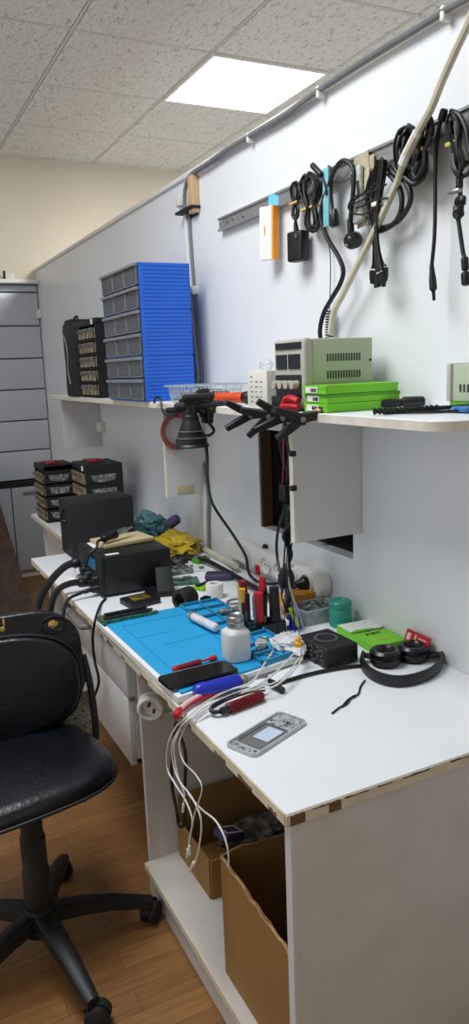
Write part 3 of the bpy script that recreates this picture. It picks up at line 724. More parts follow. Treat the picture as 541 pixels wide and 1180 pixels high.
# adapter with small coil
ad = thing('power_adapter', 'black plug adapter hanging by its short tied cord from the rail', 'power adapter', at(343, 285, x=RX))
pc = at(344, 284, x=RX)
part('body', MB().box((RX, pc.y, pc.z), (.035, .062, .082), Matrix.Translation(pc) @ Matrix.Rotation(.2, 4, 'Z') @ Matrix.Translation(-pc), bev=.007, seg=3), 'black', ad)
part('prong', MB().rod((RX, pc.y+.028, pc.z-.006), (RX-.004, pc.y+.052, pc.z-.006), .0028), 'steel', ad)
part('prong', MB().rod((RX, pc.y+.028, pc.z-.028), (RX-.004, pc.y+.052, pc.z-.028), .0028), 'steel', ad)
part('badge', MB().cyl((RX-.019, pc.y-.018, pc.z+.025), (RX-.0155, pc.y-.018, pc.z+.025), .006), 'steel', ad)
part('cord', loops(hank(341, 209, 253, 15, 7, 235), 7, .0024, RX, .008), 'cable', ad)
part('strain_relief', MB().tube(wpath([(341, 252), (341, 258), (342, 268)], RX), lambda t: .003+.006*t), 'cable', ad)
part('tie', band(341, 235, 9, RX), 'tie', ad)
# long hank with tie
h1 = thing('cable_hank', 'long folded hank of black cord with a cream tie at the left of the rail', 'cable', at(358, 230, x=RX), group='hanging black cables on the rail')
part('cord', loops(hank(357, 198, 268, 28, 10, 241, .06), 10, .0036, RX, .014), 'cable', h1)
part('tie', band(358, 241, 16, RX), 'tie', h1)
# cyan scraper tool and black pen
ct_ = thing('cyan_scraper', 'pale cyan flat tool hanging on the rail beside the folded black hank', 'tool', at(375, 225, x=RX))
q0, q1 = at(375, 194, x=RX-.012), at(378, 261, x=RX-.012)
part('blade', MB().box((RX-.012, (q0.y+q1.y)/2, (q0.z+q1.z)/2), (.006, .026, abs(q0.z-q1.z)), bev=.002), 'cyan', ct_)
part('sleeve', MB().box((RX-.005, (q0.y+q1.y)/2+.018, (q0.z+q1.z)/2+.012), (.006, .012, abs(q0.z-q1.z)*.7), bev=.002), 'cableg', ct_)
solo('black_pen', MB().rod(at(360, 190, x=RX-.02), at(371, 202, x=RX-.02), .008).tube(wpath([(371, 202), (376, 215), (377, 225)], RX-.016), .004), 'black', 'short black handle poking up over the rail by the pale cyan tool', 'handle')
# cords with plugs
def cord(name, label, pts, r, x=None, extra=(), m='cable', group='hanging black cables on the rail'):
    P = wpath(pts, x or RX); t = thing(name, label, 'cable', P[len(P)//2], group=group)
    part('cord', MB().tube(P, r), m, t)
    for nm, mb, mm in extra: part(nm, mb, mm, t)
    return t
pg = at(386, 277, x=RX)
cord('mains_cable', 'black cord with a small two pin plug hanging behind the pale cyan tool', [(379, 192), (383, 198), (382, 215), (383, 235), (385, 250)], .0042, RX-.004,
     [('plug', MB().lathe([(0, .02), (.006, .02), (.012, .004), (.014, -.018), (.011, -.024), (0, -.024)], Matrix.Translation(at(386, 250, x=RX)), 14), 'black'),
      ('prong', MB().rod(at(384, 257, x=RX), at(384, 264, x=RX), .0025).rod(at(388, 256, x=RX), at(388, 263, x=RX), .0025), 'steel')])
pc = at(407, 277, x=RX)
pl = MB().lathe([(0, -.02), (.017, -.02), (.021, -.014), (.021, .01), (.017, .016), (0, .016)], zaxis(pc, (-.8, -.5, -.2)), 22).rod(at(404, 252, x=RX), at(405, 270, x=RX), .009)
cord('mains_cable', 'thick black mains cable looped over the rail with a round plug hanging down',
     [(404, 255), (406, 235), (408, 215), (408, 196), (402, 187), (394, 186), (385, 198), (378, 218), (371, 240), (371, 255), (378, 275), (390, 295), (396, 312), (392, 328), (382, 345), (373, 362), (369, 382), (372, 400)], .0062, RX-.01,
     [('plug', pl, 'black'), ('prong', MB().rod(pc+V((-.014, -.016, .004)), pc+V((-.03, -.024, .002)), .0028).rod(pc+V((-.012, -.002, -.012)), pc+V((-.028, -.01, -.014)), .0028), 'steel')])
# coiled spring lead behind the power supply
sp = []
for k in range(90):
    t = k/89; py = 357+t*32; sp.append(at(380+3.2*math.cos(k*.75), py, x=W-.02)+V((.010*math.sin(k*.75), 0, 0)))
st_ = thing('coiled_lead', 'thin dark lead with a springy coil hanging above the power supply', 'cable', sp[0], group='hanging black cables on the rail')
part('coil', MB().tube(sp, .0016, n=6, sub=2), 'cable', st_)
part('lead', MB().tube(wpath([(374, 262), (377, 270), (381, 295), (381, 330), (380, 357)], W-.012), .0014, n=6), 'cable', st_)
part('plug', MB().tube(wpath([(370, 256), (374, 264), (377, 272)], RX-.006), lambda t: .005-.0025*t), 'cable', st_)
# silver blister packs on the rail
bp_ = thing('blister_pack', 'silver and cream blister pack hanging on the rail behind thin wires', 'packet', at(418, 215, x=RX))
c0, c1 = at(416, 190, x=RX), at(414, 247, x=RX)
mtb = Matrix.Translation((RX+.004, (c0.y+c1.y)/2, (c0.z+c1.z)/2)) @ Matrix.Rotation(-.08, 4, 'X')
part('card', MB().box((.006, 0, 0), (.002, .06, .17), mtb), 'packcream', bp_)
part('bubble', MB().box((-.004, .008, -.01), (.016, .042, .135), mtb, bev=.007, seg=3), 'bag', bp_)
part('print', MB().box((-.0126, .016, .03), (.001, .014, .024), mtb).box((-.0126, -.004, .0), (.001, .01, .04), mtb), 'ink', bp_)
b2 = thing('blister_pack', 'narrow cream packet hanging just right of the silver blister pack', 'packet', at(427, 205, x=RX))
c0 = at(427, 207, x=RX+.012)
part('card', MB().box((RX+.012, c0.y, c0.z-.02), (.002, .032, .15)), 'packcream', b2)
part('bubble', MB().box((RX+.006, c0.y, c0.z-.03), (.012, .022, .11), bev=.005), 'packcream', b2)
# thin tangle
tg = thing('cable_tangle', 'loose tangle of thin black wires looped in front of the blister packs', 'cable', at(430, 225, x=RX), group='hanging black cables on the rail')
wm = MB().tube(wpath([(428, 197), (424, 212), (420, 222), (410, 226), (404, 232), (402, 240), (408, 246), (420, 247), (431, 240), (443, 236)], RX-.022), .0022, n=6)
wm.tube(wpath([(443, 208), (440, 216), (425, 222), (411, 228), (409, 238), (417, 238), (428, 232), (447, 228)], RX-.026), .0022, n=6)
wm.tube(wpath([(446, 212), (430, 224), (412, 233), (404, 238), (412, 228), (428, 218), (440, 202), (444, 190), (440, 182), (434, 194), (432, 210)], RX-.02), .002, n=6)
part('wires', wm, 'cable', tg)
# bundle of usb leads
us = thing('usb_leads', 'bundle of thin black leads ending in a cluster of small plugs', 'cable', at(435, 280, x=RX), group='hanging black cables on the rail')
um = MB(); up_ = MB()
for k in range(8):
    dx = (k-3.5)
    ex, ey = 437+dx*2.3, 322-abs(dx)*1.6+random.uniform(-3, 3)
    xx = RX-.02+random.uniform(-.012, .012)
    um.tube(wpath([(440+dx*1.5, 184), (437+dx*2, 205), (434+dx*1.2, 235), (433+dx*.8, 262), (434+dx*.9, 285), (436+dx*1.6, 303), (ex, ey-8)], xx), .0028, n=6)
    up_.box(at(ex, ey, x=xx), (.009, .012, .024), bev=.002, seg=1).box(at(ex, ey+6.5, x=xx), (.005, .009, .012))
part('leads', um, 'cable', us); part('plugs', up_, 'black', us)
part('tie', band(435, 236, 6, RX-.02, 6), 'whiteplastic', us)
# thick loops
def fan(t, k):
    r_ = (24, 27, 22)[k % 3]
    return 441+r_*math.sin(t)+ (3*k), 222-36*math.cos(t)*(1, 1.06, .95)[k % 3]+k*3
lp = thing('cable_loop', 'wide loose loops of thick black cable hanging behind the ivory cable', 'cable', at(450, 240, x=RX), group='hanging black cables on the rail')
part('cord', MB().tube(wpath([(432, 208), (440, 196), (452, 204), (462, 220), (463, 240), (456, 256), (440, 266), (433, 262), (444, 262), (460, 254), (472, 236), (473, 220), (466, 208), (455, 200), (446, 190), (436, 192), (426, 210), (424, 235), (428, 258)], RX-.006), .0062), 'cable', lp)
# two hanks on the right
h2 = thing('cable_hank', 'fat black hank hanging directly behind the diagonal ivory cable', 'cable', at(475, 190, x=RX), group='hanging black cables on the rail')
part('cord', loops(hank(472, 145, 212, 30, 12, None, .08, 4), 12, .0042, RX, .02), 'cable', h2)
part('end', MB().tube(wpath([(468, 205), (478, 212), (488, 205), (492, 192)], RX-.02), .0055), 'cable', h2)
h3 = thing('cable_hank', 'black hank with a cream tie just right of the diagonal ivory cable', 'cable', at(492, 175, x=RX), group='hanging black cables on the rail')
part('cord', loops(hank(494, 134, 206, 24, 9, 173, -.2), 9, .0042, RX-.02, .014), 'cable', h3)
part('tie', band(486, 174, 11, RX-.022, 5), 'tie', h3)
part('ferrite', MB().rod(at(484, 186, x=RX-.03), at(479, 200, x=RX-.03), .009), 'cable', h3)
pj = at(510, 131, x=RX-.02)
cord('mains_cable', 'straight black cord ending in a barrel plug, third hanging cord from the right', [(511, 133), (508, 140), (506, 152), (503, 175), (502, 205), (502, 240), (501, 275), (498, 306)], .0042, RX-.012,
     [('plug', MB().lathe([(0, 0), (.005, 0), (.006, -.014), (.008, -.03), (.0085, -.05), (.004, -.056), (.0035, -.075), (0, -.075)], zaxis(at(498, 306, x=RX-.012), (0, .12, 1)), 14), 'black'),
      ('socket', MB().rod(at(513, 125, x=RX-.02), at(509, 140, x=RX-.02), .0085), 'black')])
h4 = thing('cable_hank', 'black hank with a cream tie and barrel connectors at the far right of the rail', 'cable', at(522, 180, x=RX), group='hanging black cables on the rail')
part('cord', loops(hank(521, 131, 200, 26, 9, 169, .12), 9, .0042, RX-.01, .014), 'cable', h4)
part('tie', band(523, 167, 12, RX-.014, 5), 'tie', h4)
part('lead', MB().tube(wpath([(528, 195), (530, 210), (531, 225), (528, 245), (530, 262), (534, 290), (536, 297)], RX-.01), .0045), 'cable', h4)
part('connector', MB().rod(at(530, 202, x=RX-.01), at(530, 218, x=RX-.01), .0075), 'black', h4)
part('connector', MB().rod(at(536, 296, x=RX-.01), at(537, 312, x=RX-.01), .008).rod(at(537, 313, x=RX-.01), at(538, 329, x=RX-.01), .010), 'black', h4)
part('connector', MB().rod(at(519, 222, x=RX-.016), at(531, 219, x=RX-.016), .006).rod(at(516.5, 223, x=RX-.016), at(520, 222, x=RX-.016), .003), 'steel', h4)
part('knot', MB().blob(at(531, 232, x=RX-.01), (.012, .012, .012), .3, 3, 1, 3), 'cable', h4)
part('knot', MB().blob(at(529, 243, x=RX-.01), (.010, .012, .018), .3, 3, 2, 3), 'cable', h4)
lpr = cord('cable_loop', 'black cable loops cut off by the right edge beside the last hank', [(520, 128), (530, 133), (538, 150), (541, 170), (546, 190), (540, 200), (530, 203), (526, 196), (536, 190), (550, 176)], .0052, RX-.016)
# ivory cable running diagonally
iv = thing('ivory_cable', 'ivory coloured thick cable running diagonally in front of the rail', 'cable', at(460, 190, x=W-.08))
part('cord', MB().tube(wpath([(560, -40), (545, 15), (527, 55), (510, 93), (497, 125), (482, 152), (468, 180)], W-.08)+wpath([(461, 203), (452, 224), (440, 250), (425, 281), (410, 310), (396, 338), (385, 360), (381, 385)], W-.05), .0085), 'cablei', iv)
part('tape', MB().tube(wpath([(482, 152), (475, 166), (468, 180), (464, 190)], W-.079), .0105), 'whiteplastic', iv)

# ================================================================== WORKTOP AND CABINETS
DX, DY0, DY1 = .548, .966, 3.0
wt = thing('worktop', 'long white worktop with worn chipped edges along the partition', 'worktop', ((DX+W)/2, 2, D-.022))
part('board', MB().span((DX+.002, DY0+.002, D-.003), (W-.001, DY1, D), bev=.0008, seg=1).span((DX+.008, DY0+.006, D-.022), (W-.001, DY1-.001, D-.003)), 'desk', wt)
part('edge_band', MB().span((DX, DY0+.004, D-.023), (DX+.008, DY1-.0005, D-.0025)).span((DX, DY0, D-.023), (W-.001, DY0+.006, D-.0025)).span((DX, DY1-.006, D-.0225), (W-.001, DY1-.0005, D-.0028)), 'edge', wt, 'worn cream edge')
def chip_end(x0, w, h0=.0, h1=.02):
    pts = [(x0, h0), (x0+w, h0)]
    n = 5
    for k in range(n+1): pts.append((x0+w*(1-k/n), h1-random.uniform(0, .004)))
    part('chipped_spot', MB().prism(pts, .0012, Matrix.Translation((0, DY0-.0006, D-.0225)) @ Matrix.Rotation(PI/2, 4, 'X') @ Matrix.Translation((0, 0, -.0006))), 'chip', wt, 'bare brown chipboard spot')
chip_end(.556, .028); chip_end(.632, .024)
for x0, w in ((.60, .03), (.665, .05), (.735, .03), (.79, .06), (.9, .05)): chip_end(x0, w, .0165, .0205)
def chip_front(y0, w, h0, h1):
    pts = [(y0, h0), (y0+w, h0)]+[(y0+w*(1-k/6), h1-random.uniform(0, .005)) for k in range(7)]
    part('chipped_spot', MB().prism(pts, .0012, Matrix.Translation((DX-.0006, 0, D-.0225)) @ Matrix(((0, 0, 1, 0), (1, 0, 0, 0), (0, 1, 0, 0), (0, 0, 0, 1)))), 'chip', wt, 'bare brown chipboard spot')
yy = 1.0
while yy < 2.9:
    w = random.uniform(.02, .09); chip_front(yy, w, .0, random.uniform(.007, .013)); yy += w+random.uniform(.03, .14)
# open cabinet at the near end
oc = thing('open_cabinet', 'open white cabinet under the near end of the worktop', 'cabinet', (.88, 1.38, 0))
part('end_panel', MB().span((.566, .975, 0), (W-.002, .993, D-.023)), 'bouncewhite', oc)
part('edge_strip', MB().span((.560, .974, 0), (.567, .994, D-.023)), 'panelw', oc)
part('side_panel', MB().span((.575, 1.782, 0), (W-.002, 1.80, D-.023)), 'bouncewhite', oc)
part('base_board', MB().span((.562, .993, .088), (W-.002, 1.782, .106)), 'bouncewhite', oc)
part('base_edge', MB().span((.556, .993, .088), (.563, 1.782, .1055)), 'edge', oc)
part('plinth', MB().span((.572, .993, 0), (.588, 1.782, .088)), 'bouncewhite', oc)
part('rail', MB().span((.575, .993, D-.06), (.59, 1.03, D-.0235)), 'edge', oc)
# drawer cabinet
dc = thing('drawer_unit', 'white two drawer unit hung under the worktop behind the chair', 'drawer unit', (.85, 2.15, .366))
part('body', MB().span((.578, 1.84, .372), (1.0, 1.855, D-.024)).span((.578, 2.51, .372), (1.0, 2.525, D-.024)).span((.578, 1.84, .372), (1.0, 2.525, .384)).span((.98, 1.84, .372), (1.0, 2.525, D-.024)), 'panelw', dc)
d1 = part('drawer_front', MB().span((.560, 1.845, .569), (.577, 2.522, D-.026), bev=.0015), 'panelw', dc)
part('handle', MB().tube([(.559, 2.43, .672), (.540, 2.425, .672), (.533, 2.40, .672), (.533, 2.21, .672), (.540, 2.185, .672), (.559, 2.18, .672)], .009, sub=4), 'greymetal', d1)
d2 = part('drawer_front', MB().span((.560, 1.845, .366), (.577, 2.522, .564), bev=.0015), 'panelw', dc)
part('hinge', MB().span((.562, 1.836, .560), (.578, 1.844, .572), bev=.001), 'greymetal', dc)
# far leg and second worktop
part('leg', MB().span((.60, 2.90, 0), (W-.003, 2.918, D-.0235), bev=.001).span((.594, 2.899, 0), (.601, 2.919, D-.0235)), 'panelw', wt)
w2 = thing('side_counter', 'set back white counter at the far end beyond the long worktop', 'counter', (.98, 3.5, 0))
part('top', MB().span((.757, 3.008, D-.02), (W-.002, 4.0, D), bev=.001, seg=1), 'desk', w2)
part('edge_band', MB().span((.754, 3.008, D-.02), (.758, 4.0, D-.002)), 'edge', w2)
part('front_panel', MB().span((.815, 3.02, 0), (.83, 3.93, D-.02)), 'bouncewhite', w2)
part('end_panel', MB().span((.80, 3.93, 0), (W-.002, 3.946, D-.02)), 'panelw', w2)
pp = at(51.5, 621, x=.815)
part('screw_cap', MB().cyl((.8155, pp.y, pp.z), (.811, pp.y, pp.z), .012), 'ivory', w2)

# double white socket below the worktop edge
sk = thing('socket_outlet', 'round white double socket under the worktop edge by the drawers', 'socket', (.6, 1.755, .56))
def sock_ring(c, zd, r=.032):
    return MB().lathe([(0, 0), (r*.9, 0), (r, .004), (r, .03), (r*.86, .036), (r*.74, .036), (r*.7, .02), (r*.2, .018), (0, .018)], zaxis(c, zd), 28)
s1 = at(174, 814, y=1.752); s2 = at(192, 806, y=1.775)
part('outlet', sock_ring(s1+V((0.01, .02, 0)), (-.45, -.85, -.1), .036), 'whiteplastic', sk)
part('outlet', sock_ring(s2+V((.005, .0, 0)), (-.45, -.85, -.1), .03), 'whiteplastic', sk)
for c in (s1, s2): part('contacts', MB().cyl(c+V((-.004, 0, .008)), c+V((-.010, -.012, .0075)), .004).cyl(c+V((.006, -.008, -.008)), c+V((.0, -.02, -.0085)), .004), 'ink', sk)
part('bracket', MB().span((.585, 1.765, .535), (.66, 1.781, .60), bev=.003), 'whiteplastic', sk)

# cardboard boxes in the cabinet
def cbox(lab, x0, x1, y0, y1, z0, z1, torn=False, flap=False):
    t = thing('cardboard_box', lab, 'box', ((x0+x1)/2, (y0+y1)/2, z0), group='cardboard boxes in the open cabinet')
    th = .005
    def wall(a, b, zt0, zt1):
        a, b = V(a), V(b); n = 14; pts = []
        mb = MB(); L = (b-a).length; poly = [(0, 0), (L, 0)]
        for k in range(n+1):
            s_ = 1-k/n; poly.append((L*s_, (zt0+(zt1-zt0)*s_)+(random.uniform(-.006, .004) if torn else 0)))
        X = (b-a).normalized(); Yv = V((0, 0, 1)); Z = X.cross(Yv)
        m = Matrix(((X.x, Yv.x, Z.x, a.x), (X.y, Yv.y, Z.y, a.y), (X.z, Yv.z, Z.z, a.z), (0, 0, 0, 1)))
        return mb.prism(poly, th, m)
    h = z1-z0
    part('side', wall((x0, y1, z0), (x0, y0, z0), h, h-(.02 if torn else 0)), 'cardboard', t)
    part('side', wall((x1, y0, z0), (x1, y1, z0), h, h), 'cardboard', t)
    part('side', wall((x0, y0, z0), (x1, y0, z0), h-(.02 if torn else 0), h), 'cardboard', t)
    part('side', wall((x1, y1, z0), (x0, y1, z0), h+(.08 if flap else 0), h+(.07 if flap else 0)), 'cardboard', t)
    part('bottom', MB().span((x0, y0, z0), (x1, y1, z0+.005)), 'cardboard', t)
    if torn: part('torn_edge', MB().tube([(x0-.003, y1-(y1-y0)*k/12, z1-.003-.02*k/12+random.uniform(-.008, .004)) for k in range(13)], lambda s_: .0035, n=6), 'cardtorn', t)
    return t
cbox('tall open cardboard box with a torn rim at the front of the open cabinet', .592, .96, 1.0, 1.33, .1065, .402, torn=True)
cbox('low open cardboard box full of dark bits at the back of the open cabinet', .66, 1.12, 1.56, 1.765, .1065, .215, flap=True)
solo('parts_heap', MB().blob((.89, 1.66, .172), (.15, .055, .04), .3, 3, 6), 'parts', 'heap of dark parts inside the low cardboard box', 'parts')
bxm = Matrix.Translation((.745, 1.62, .228)) @ Matrix.Rotation(.3, 4, 'Z') @ Matrix.Rotation(.35, 4, 'Y')
o = thing('blue_carton', 'small dark blue printed carton on the parts in the low cardboard box', 'carton', (.745, 1.62, .22))
part('carton', MB().box((0, 0, 0), (.07, .05, .022), bxm, bev=.001, seg=1), 'purple', o)
part('print', MB().ring(rrect(.06, .04, .002), rrect(.05, .03, .002), .0008, bxm @ Matrix.Translation((0, 0, .011))), 'whitecard', o)
solo('white_sheet', MB().box((.70, 1.1, .30), (.004, .10, .16), Matrix.Translation((.08, 0, 0)), bev=.001), 'whitecard', 'white card standing inside the tall torn cardboard box', 'card')

# ================================================================== OFFICE CHAIR
CX, CY = .255, 1.715
chr_ = thing('office_chair', 'worn black office chair with a five legged castor base on the wooden floor', 'chair', (CX, CY, 0))
# base
part('hub', MB().lathe([(0, .075), (.045, .075), (.05, .085), (.05, .115), (.038, .13), (.036, .145), (0, .145)], Matrix.Translation((CX, CY, 0)), 28), 'chairplastic', chr_)
part('column', MB().lathe([(0, .14), (.034, .14), (.034, .24), (.031, .245), (.031, .33), (.027, .335), (.027, .40), (.024, .405), (.024, .425), (0, .425)], Matrix.Translation((CX, CY, 0)), 24), 'chairplastic', chr_)
for a in (-7, -79, 65, 137, 209):
    ar_ = math.radians(a); dx, dy = math.cos(ar_), math.sin(ar_)
    R_ = .275
    lg = MB(); prof = [(.03, .118, .03), (.10, .112, .026), (.18, .097, .022), (.245, .078, .019), (.285, .066, .016)]
    b = bmesh.new(); rings = []
    for r_, z_, w_ in prof:
        c = V((CX+dx*r_, CY+dy*r_, z_)); s_ = V((-dy, dx, 0))
        hh = .034*(1-.3*(r_/.285))
        rings.append([b.verts.new(c+s_*w_+V((0, 0, -hh/2))), b.verts.new(c+s_*w_*.9+V((0, 0, hh*.3))), b.verts.new(c+s_*w_*.5+V((0, 0, hh/2))), b.verts.new(c-s_*w_*.5+V((0, 0, hh/2))), b.verts.new(c-s_*w_*.9+V((0, 0, hh*.3))), b.verts.new(c-s_*w_+V((0, 0, -hh/2)))])
    for A, B in zip(rings, rings[1:]):
        for k in range(6): b.faces.new((A[k], A[(k+1) % 6], B[(k+1) % 6], B[k]))
    b.faces.new(rings[0][::-1]); b.faces.new(rings[-1]); bmesh.ops.recalc_face_normals(b, faces=b.faces)
    lg.add(b)
    lo = part('leg', lg, 'chairplastic', chr_)
    cc = V((CX+dx*R_, CY+dy*R_, 0)); aw = ar_+.9
    sv = V((-math.sin(aw), math.cos(aw), 0)); fw = V((math.cos(aw), math.sin(aw), 0))
    wc = cc+fw*.012+V((0, 0, .0285))
    cw_ = MB().lathe([(0, -.024), (.02, -.024), (.0285, -.019), (.0285, -.005), (.024, -.003), (.024, .003), (.0285, .005), (.0285, .019), (.02, .024), (0, .024)], zaxis(wc, sv), 24)
    hood = [(.034*math.cos(t), .034*math.sin(t)) for t in [math.radians(20+k*14) for k in range(11)]]
    hm = Matrix(((fw.x, 0, sv.x, 0), (fw.y, 0, sv.y, 0), (0, 1, 0, 0), (0, 0, 0, 1)))
    cw_.prism(hood+[(.02*math.cos(math.radians(160)), .004), (.02, .004)], .012, Matrix.Translation(wc-sv*.006) @ hm)
    cw_.cyl(cc+V((0, 0, .05)), cc+V((0, 0, .075)), .010)
    part('castor', cw_, 'blackmatte', lo)
# seat
SM = Matrix.Translation((CX-.03, CY+.095, 0)) @ Matrix.Rotation(.16, 4, 'Z')
def cushion(sa, sb, z0, z1, e=2.7, n=48, dome=.012, edge=.022):
    prof = [(.80, z0), (.93, z0+.004), (.985, z0+edge*.6), (1.0, (z0+z1)/2), (.985, z1-edge*.6), (.94, z1-edge*.15), (.84, z1+dome*.35), (.6, z1+dome*.8), (.3, z1+dome), (.05, z1+dome)]
    b = bmesh.new(); o_ = superel(1, 1, e, n); rings = []
    for f_, z_ in prof: rings.append([b.verts.new((p_[0]*sa*f_, p_[1]*sb*f_, z_)) for p_ in o_])
    for A, B in zip(rings, rings[1:]):
        for k in range(n): b.faces.new((A[k], A[(k+1) % n], B[(k+1) % n], B[k]))
    b.faces.new(rings[0][::-1]); b.faces.new(rings[-1]); bmesh.ops.recalc_face_normals(b, faces=b.faces)
    return b
part('seat', MB().add(cushion(.252, .205, .42, .478, e=3.4), SM), 'leather', chr_)
part('seat_piping', MB().tube([SM @ V((p_[0]*.253, p_[1]*.206, .440)) for p_ in superel(1, 1, 3.4, 36)], .0045, closed=True, sub=2), 'chairplastic', chr_)
part('seat_plate', MB().box((CX-.02, CY+.07, .414), (.16, .2, .016), bev=.006), 'chairplastic', chr_)
# backrest: leaning panel behind the seat
BM = Matrix.Translation((CX-.035, CY+.235, .50)) @ Matrix.Rotation(-.13, 4, 'Z') @ Matrix.Rotation(PI/2+.07, 4, 'X').inverted() @ Matrix.Scale(-1, 4, (0, 1, 0)) if False else None
yaw = -.10
ux = V((math.cos(yaw), math.sin(yaw), 0)); uz = V((0, .16, 1)).normalized(); uy = uz.cross(ux).normalized()
bo = V((CX-.008, CY+.265, .463))
BM = Matrix(((ux.x, uz.x, -uy.x, bo.x), (ux.y, uz.y, -uy.y, bo.y), (ux.z, uz.z, -uy.z, bo.z), (0, 0, 0, 1)))   # local x width, y height, z towards the sitter
def backout(w0, w1, h, cr=.09, y0=0.):
    out = []
    for k in range(9):
        a = PI*.5*k/8; out.append((w1-cr+cr*math.sin(a+PI/2) if False else w1-cr+cr*math.cos(a), h-cr*.8+cr*.8*math.sin(a)))
    out2 = [(-x_, y_) for x_, y_ in out[::-1]]
    low = [(-w0*.97, y0+.13), (-w0*.82, y0+.05), (-w0*.50, y0), (w0*.50, y0), (w0*.82, y0+.05), (w0*.97, y0+.13)]
    return low[3:]+out+out2+low[:3]
part('backrest', MB().prism(backout(.245, .235, .345, .125), .035, BM @ Matrix.Translation((0, 0, -.02)), bev=.012, seg=3), 'leather', chr_)
inn = [(x_*.93, y_) for x_, y_ in superel(.235, .135, 2.6, 40)]
inn = [(x_, y_+.15) for x_, y_ in inn]
part('back_cushion', MB().prism(inn, .03, BM @ Matrix.Translation((0, 0, .01)), bev=.014, seg=3), 'leather', chr_)
part('back_piping', MB().tube([BM @ V((x_, y_, .018)) for x_, y_ in [(x_*1.02, y_*1.01) for x_, y_ in inn]], .005, closed=True, sub=2), 'chairplastic', chr_)
for (fx, fy, s1_, s2_) in ((.165, .302, .013, .010), (.03, .308, .006, .008), (-.01, .292, .008, .005), (.035, .325, .003, .012)):
    part('torn_spot', MB().blob(BM @ V((fx, fy, .0145)), (s1_, s2_*.6, s2_), .35, 3, fx*50, 3), 'foam', chr_, 'torn spot with yellow foam')
part('torn_rim', MB().tube([BM @ V((.165+.030*math.cos(t)*1.15, .300+.022*math.sin(t), .0145)) for t in [2*PI*k/16 for k in range(16)]], .005, closed=True), 'leather', chr_)
part('mesh_plate', MB().prism([(.10, -.06), (.215, -.06), (.245, -.03), (.245, .09), (.12, .09)], .006, BM @ Matrix.Translation((0, 0, -.03))), 'mesh', chr_)
part('back_bracket', MB().tube([(CX-.02, CY+.05, .415), (CX-.025, CY+.18, .41), (CX-.035, CY+.255, .46), (CX-.04, CY+.27, .60)], .018), 'chairplastic', chr_)
part('side_strap', MB().tube([BM @ V((.236, .20, .0)), BM @ V((.246, .12, 0)), BM @ V((.249, .02, 0)), BM @ V((.245, -.045, .0))], .010), 'chairplastic', chr_)

# ================================================================== THINGS ON THE WORKTOP
# ---- black speaker like box at the far end
bb_ = thing('black_case', 'large plain black box standing at the far end of the long worktop', 'box', (.82, 2.96, D))
part('cabinet', MB().span((.69, 2.88, D+.001), (.955, 3.05, D+.228), bev=.004), 'blackmatte', bb_)
part('side_handle', MB().tube([(.689, 2.965, D+.185), (.676, 2.96, D+.18), (.676, 2.955, D+.15), (.689, 2.95, D+.145)], .006), 'black', bb_)
for fx in (.71, .935):
    part('foot', MB().cyl((fx, 2.90, D), (fx, 2.90, D+.003), .012), 'black', bb_)
# ---- soldering station
SX0, SX1, SY0, SY1, SZ = .636, .885, 2.30, 2.56, D+.137
ss = thing('soldering_station', 'black hot air soldering station on the worktop with hoses at its left', 'soldering station', (.76, 2.43, D))
part('case', MB().span((SX0+.012, SY0, D+.008), (SX1, SY1, SZ), bev=.006, seg=2), 'black', ss)
part('front_panel', MB().span((SX0, SY0-.003, D+.006), (SX0+.014, SY1+.003, SZ+.002), bev=.005), 'blackmatte', ss)
part('display', MB().span((SX0-.003, SY0+.05, D+.085), (SX0+.001, SY0+.13, D+.118), bev=.001, seg=1), 'matline', ss)
for k in range(3): part('knob', MB().cyl((SX0, SY0+.05+k*.075, D+.055), (SX0-.016, SY0+.05+k*.075, D+.055), .014, .012), 'black', ss)
for k in range(3): part('connector', MB().cyl((SX0, SY0+.04+k*.085, D+.026), (SX0-.022, SY0+.04+k*.085, D+.026), .014, .012), ('black', 'black', 'greymetal')[k], ss)
part('label_sticker', MB().span((SX0+.025, SY0+.15, SZ), (SX0+.075, SY0+.24, SZ+.0008)), 'whitecard', ss)
part('label_sticker', MB().span((SX0+.03, SY0+.02, SZ), (SX0+.075, SY0+.04, SZ+.0008)), 'whitecard', ss)
for fx, fy in ((SX0+.03, SY0+.03), (SX1-.03, SY0+.03), (SX0+.03, SY1-.03), (SX1-.03, SY1-.03)): part('foot', MB().cyl((fx, fy, D), (fx, fy, D+.01), .010), 'black', ss)
def hose(lab, pts, r, src):
    t = thing('hose', lab, 'cable', src, group='black hoses of the soldering station')
    part('sleeve', MB().tube(pts, r), 'cable', t)
    part('collar', MB().rod(pts[0], V(pts[0])+(V(pts[1])-V(pts[0])).normalized()*.03, r*1.35), 'black', t)
def hp_(pts, tail): return [at(a, b, x=x_) for a, b, x_ in pts]+[V(q) for q in tail]
hose('thickest black hose, upper of those leaving the soldering station', [(.622, 2.5, .80), (.57, 2.5, .79), (.51, 2.49, .745), (.465, 2.48, .68), (.445, 2.46, .58), (.46, 2.5, .3), (.5, 2.6, .014)], .0135, (.62, 2.5, D))
hose('second black hose leaving the soldering station just above the thin lead', [(.618, 2.415, .745), (.57, 2.415, .752), (.52, 2.41, .738), (.49, 2.4, .69), (.48, 2.4, .6), (.49, 2.4, .3), (.52, 2.45, .012)], .0115, (.62, 2.4, D))
hose('thin black lead, lowest of those leaving the soldering station', [(.616, 2.34, .741), (.575, 2.335, .736), (.528, 2.325, .722), (.507, 2.31, .67), (.505, 2.31, .55), (.51, 2.3, .3), (.53, 2.33, .006)], .0055, (.62, 2.33, D))
tl = thing('thin_cable', 'thin black cable dropping over the worktop edge in front of the white drawers', 'cable', (.535, 2.2, D))
pth = dpath([(122, 690), (116, 697)], D+.004)+wpath([(110, 714, .541), (107, 735, .535), (109, 760, .535), (114, 785, .535), (108, 805, .53), (104, 820, .528), (100, 850, .52)], .535)
part('cord', MB().tube(pth, .0042), 'cable', tl)
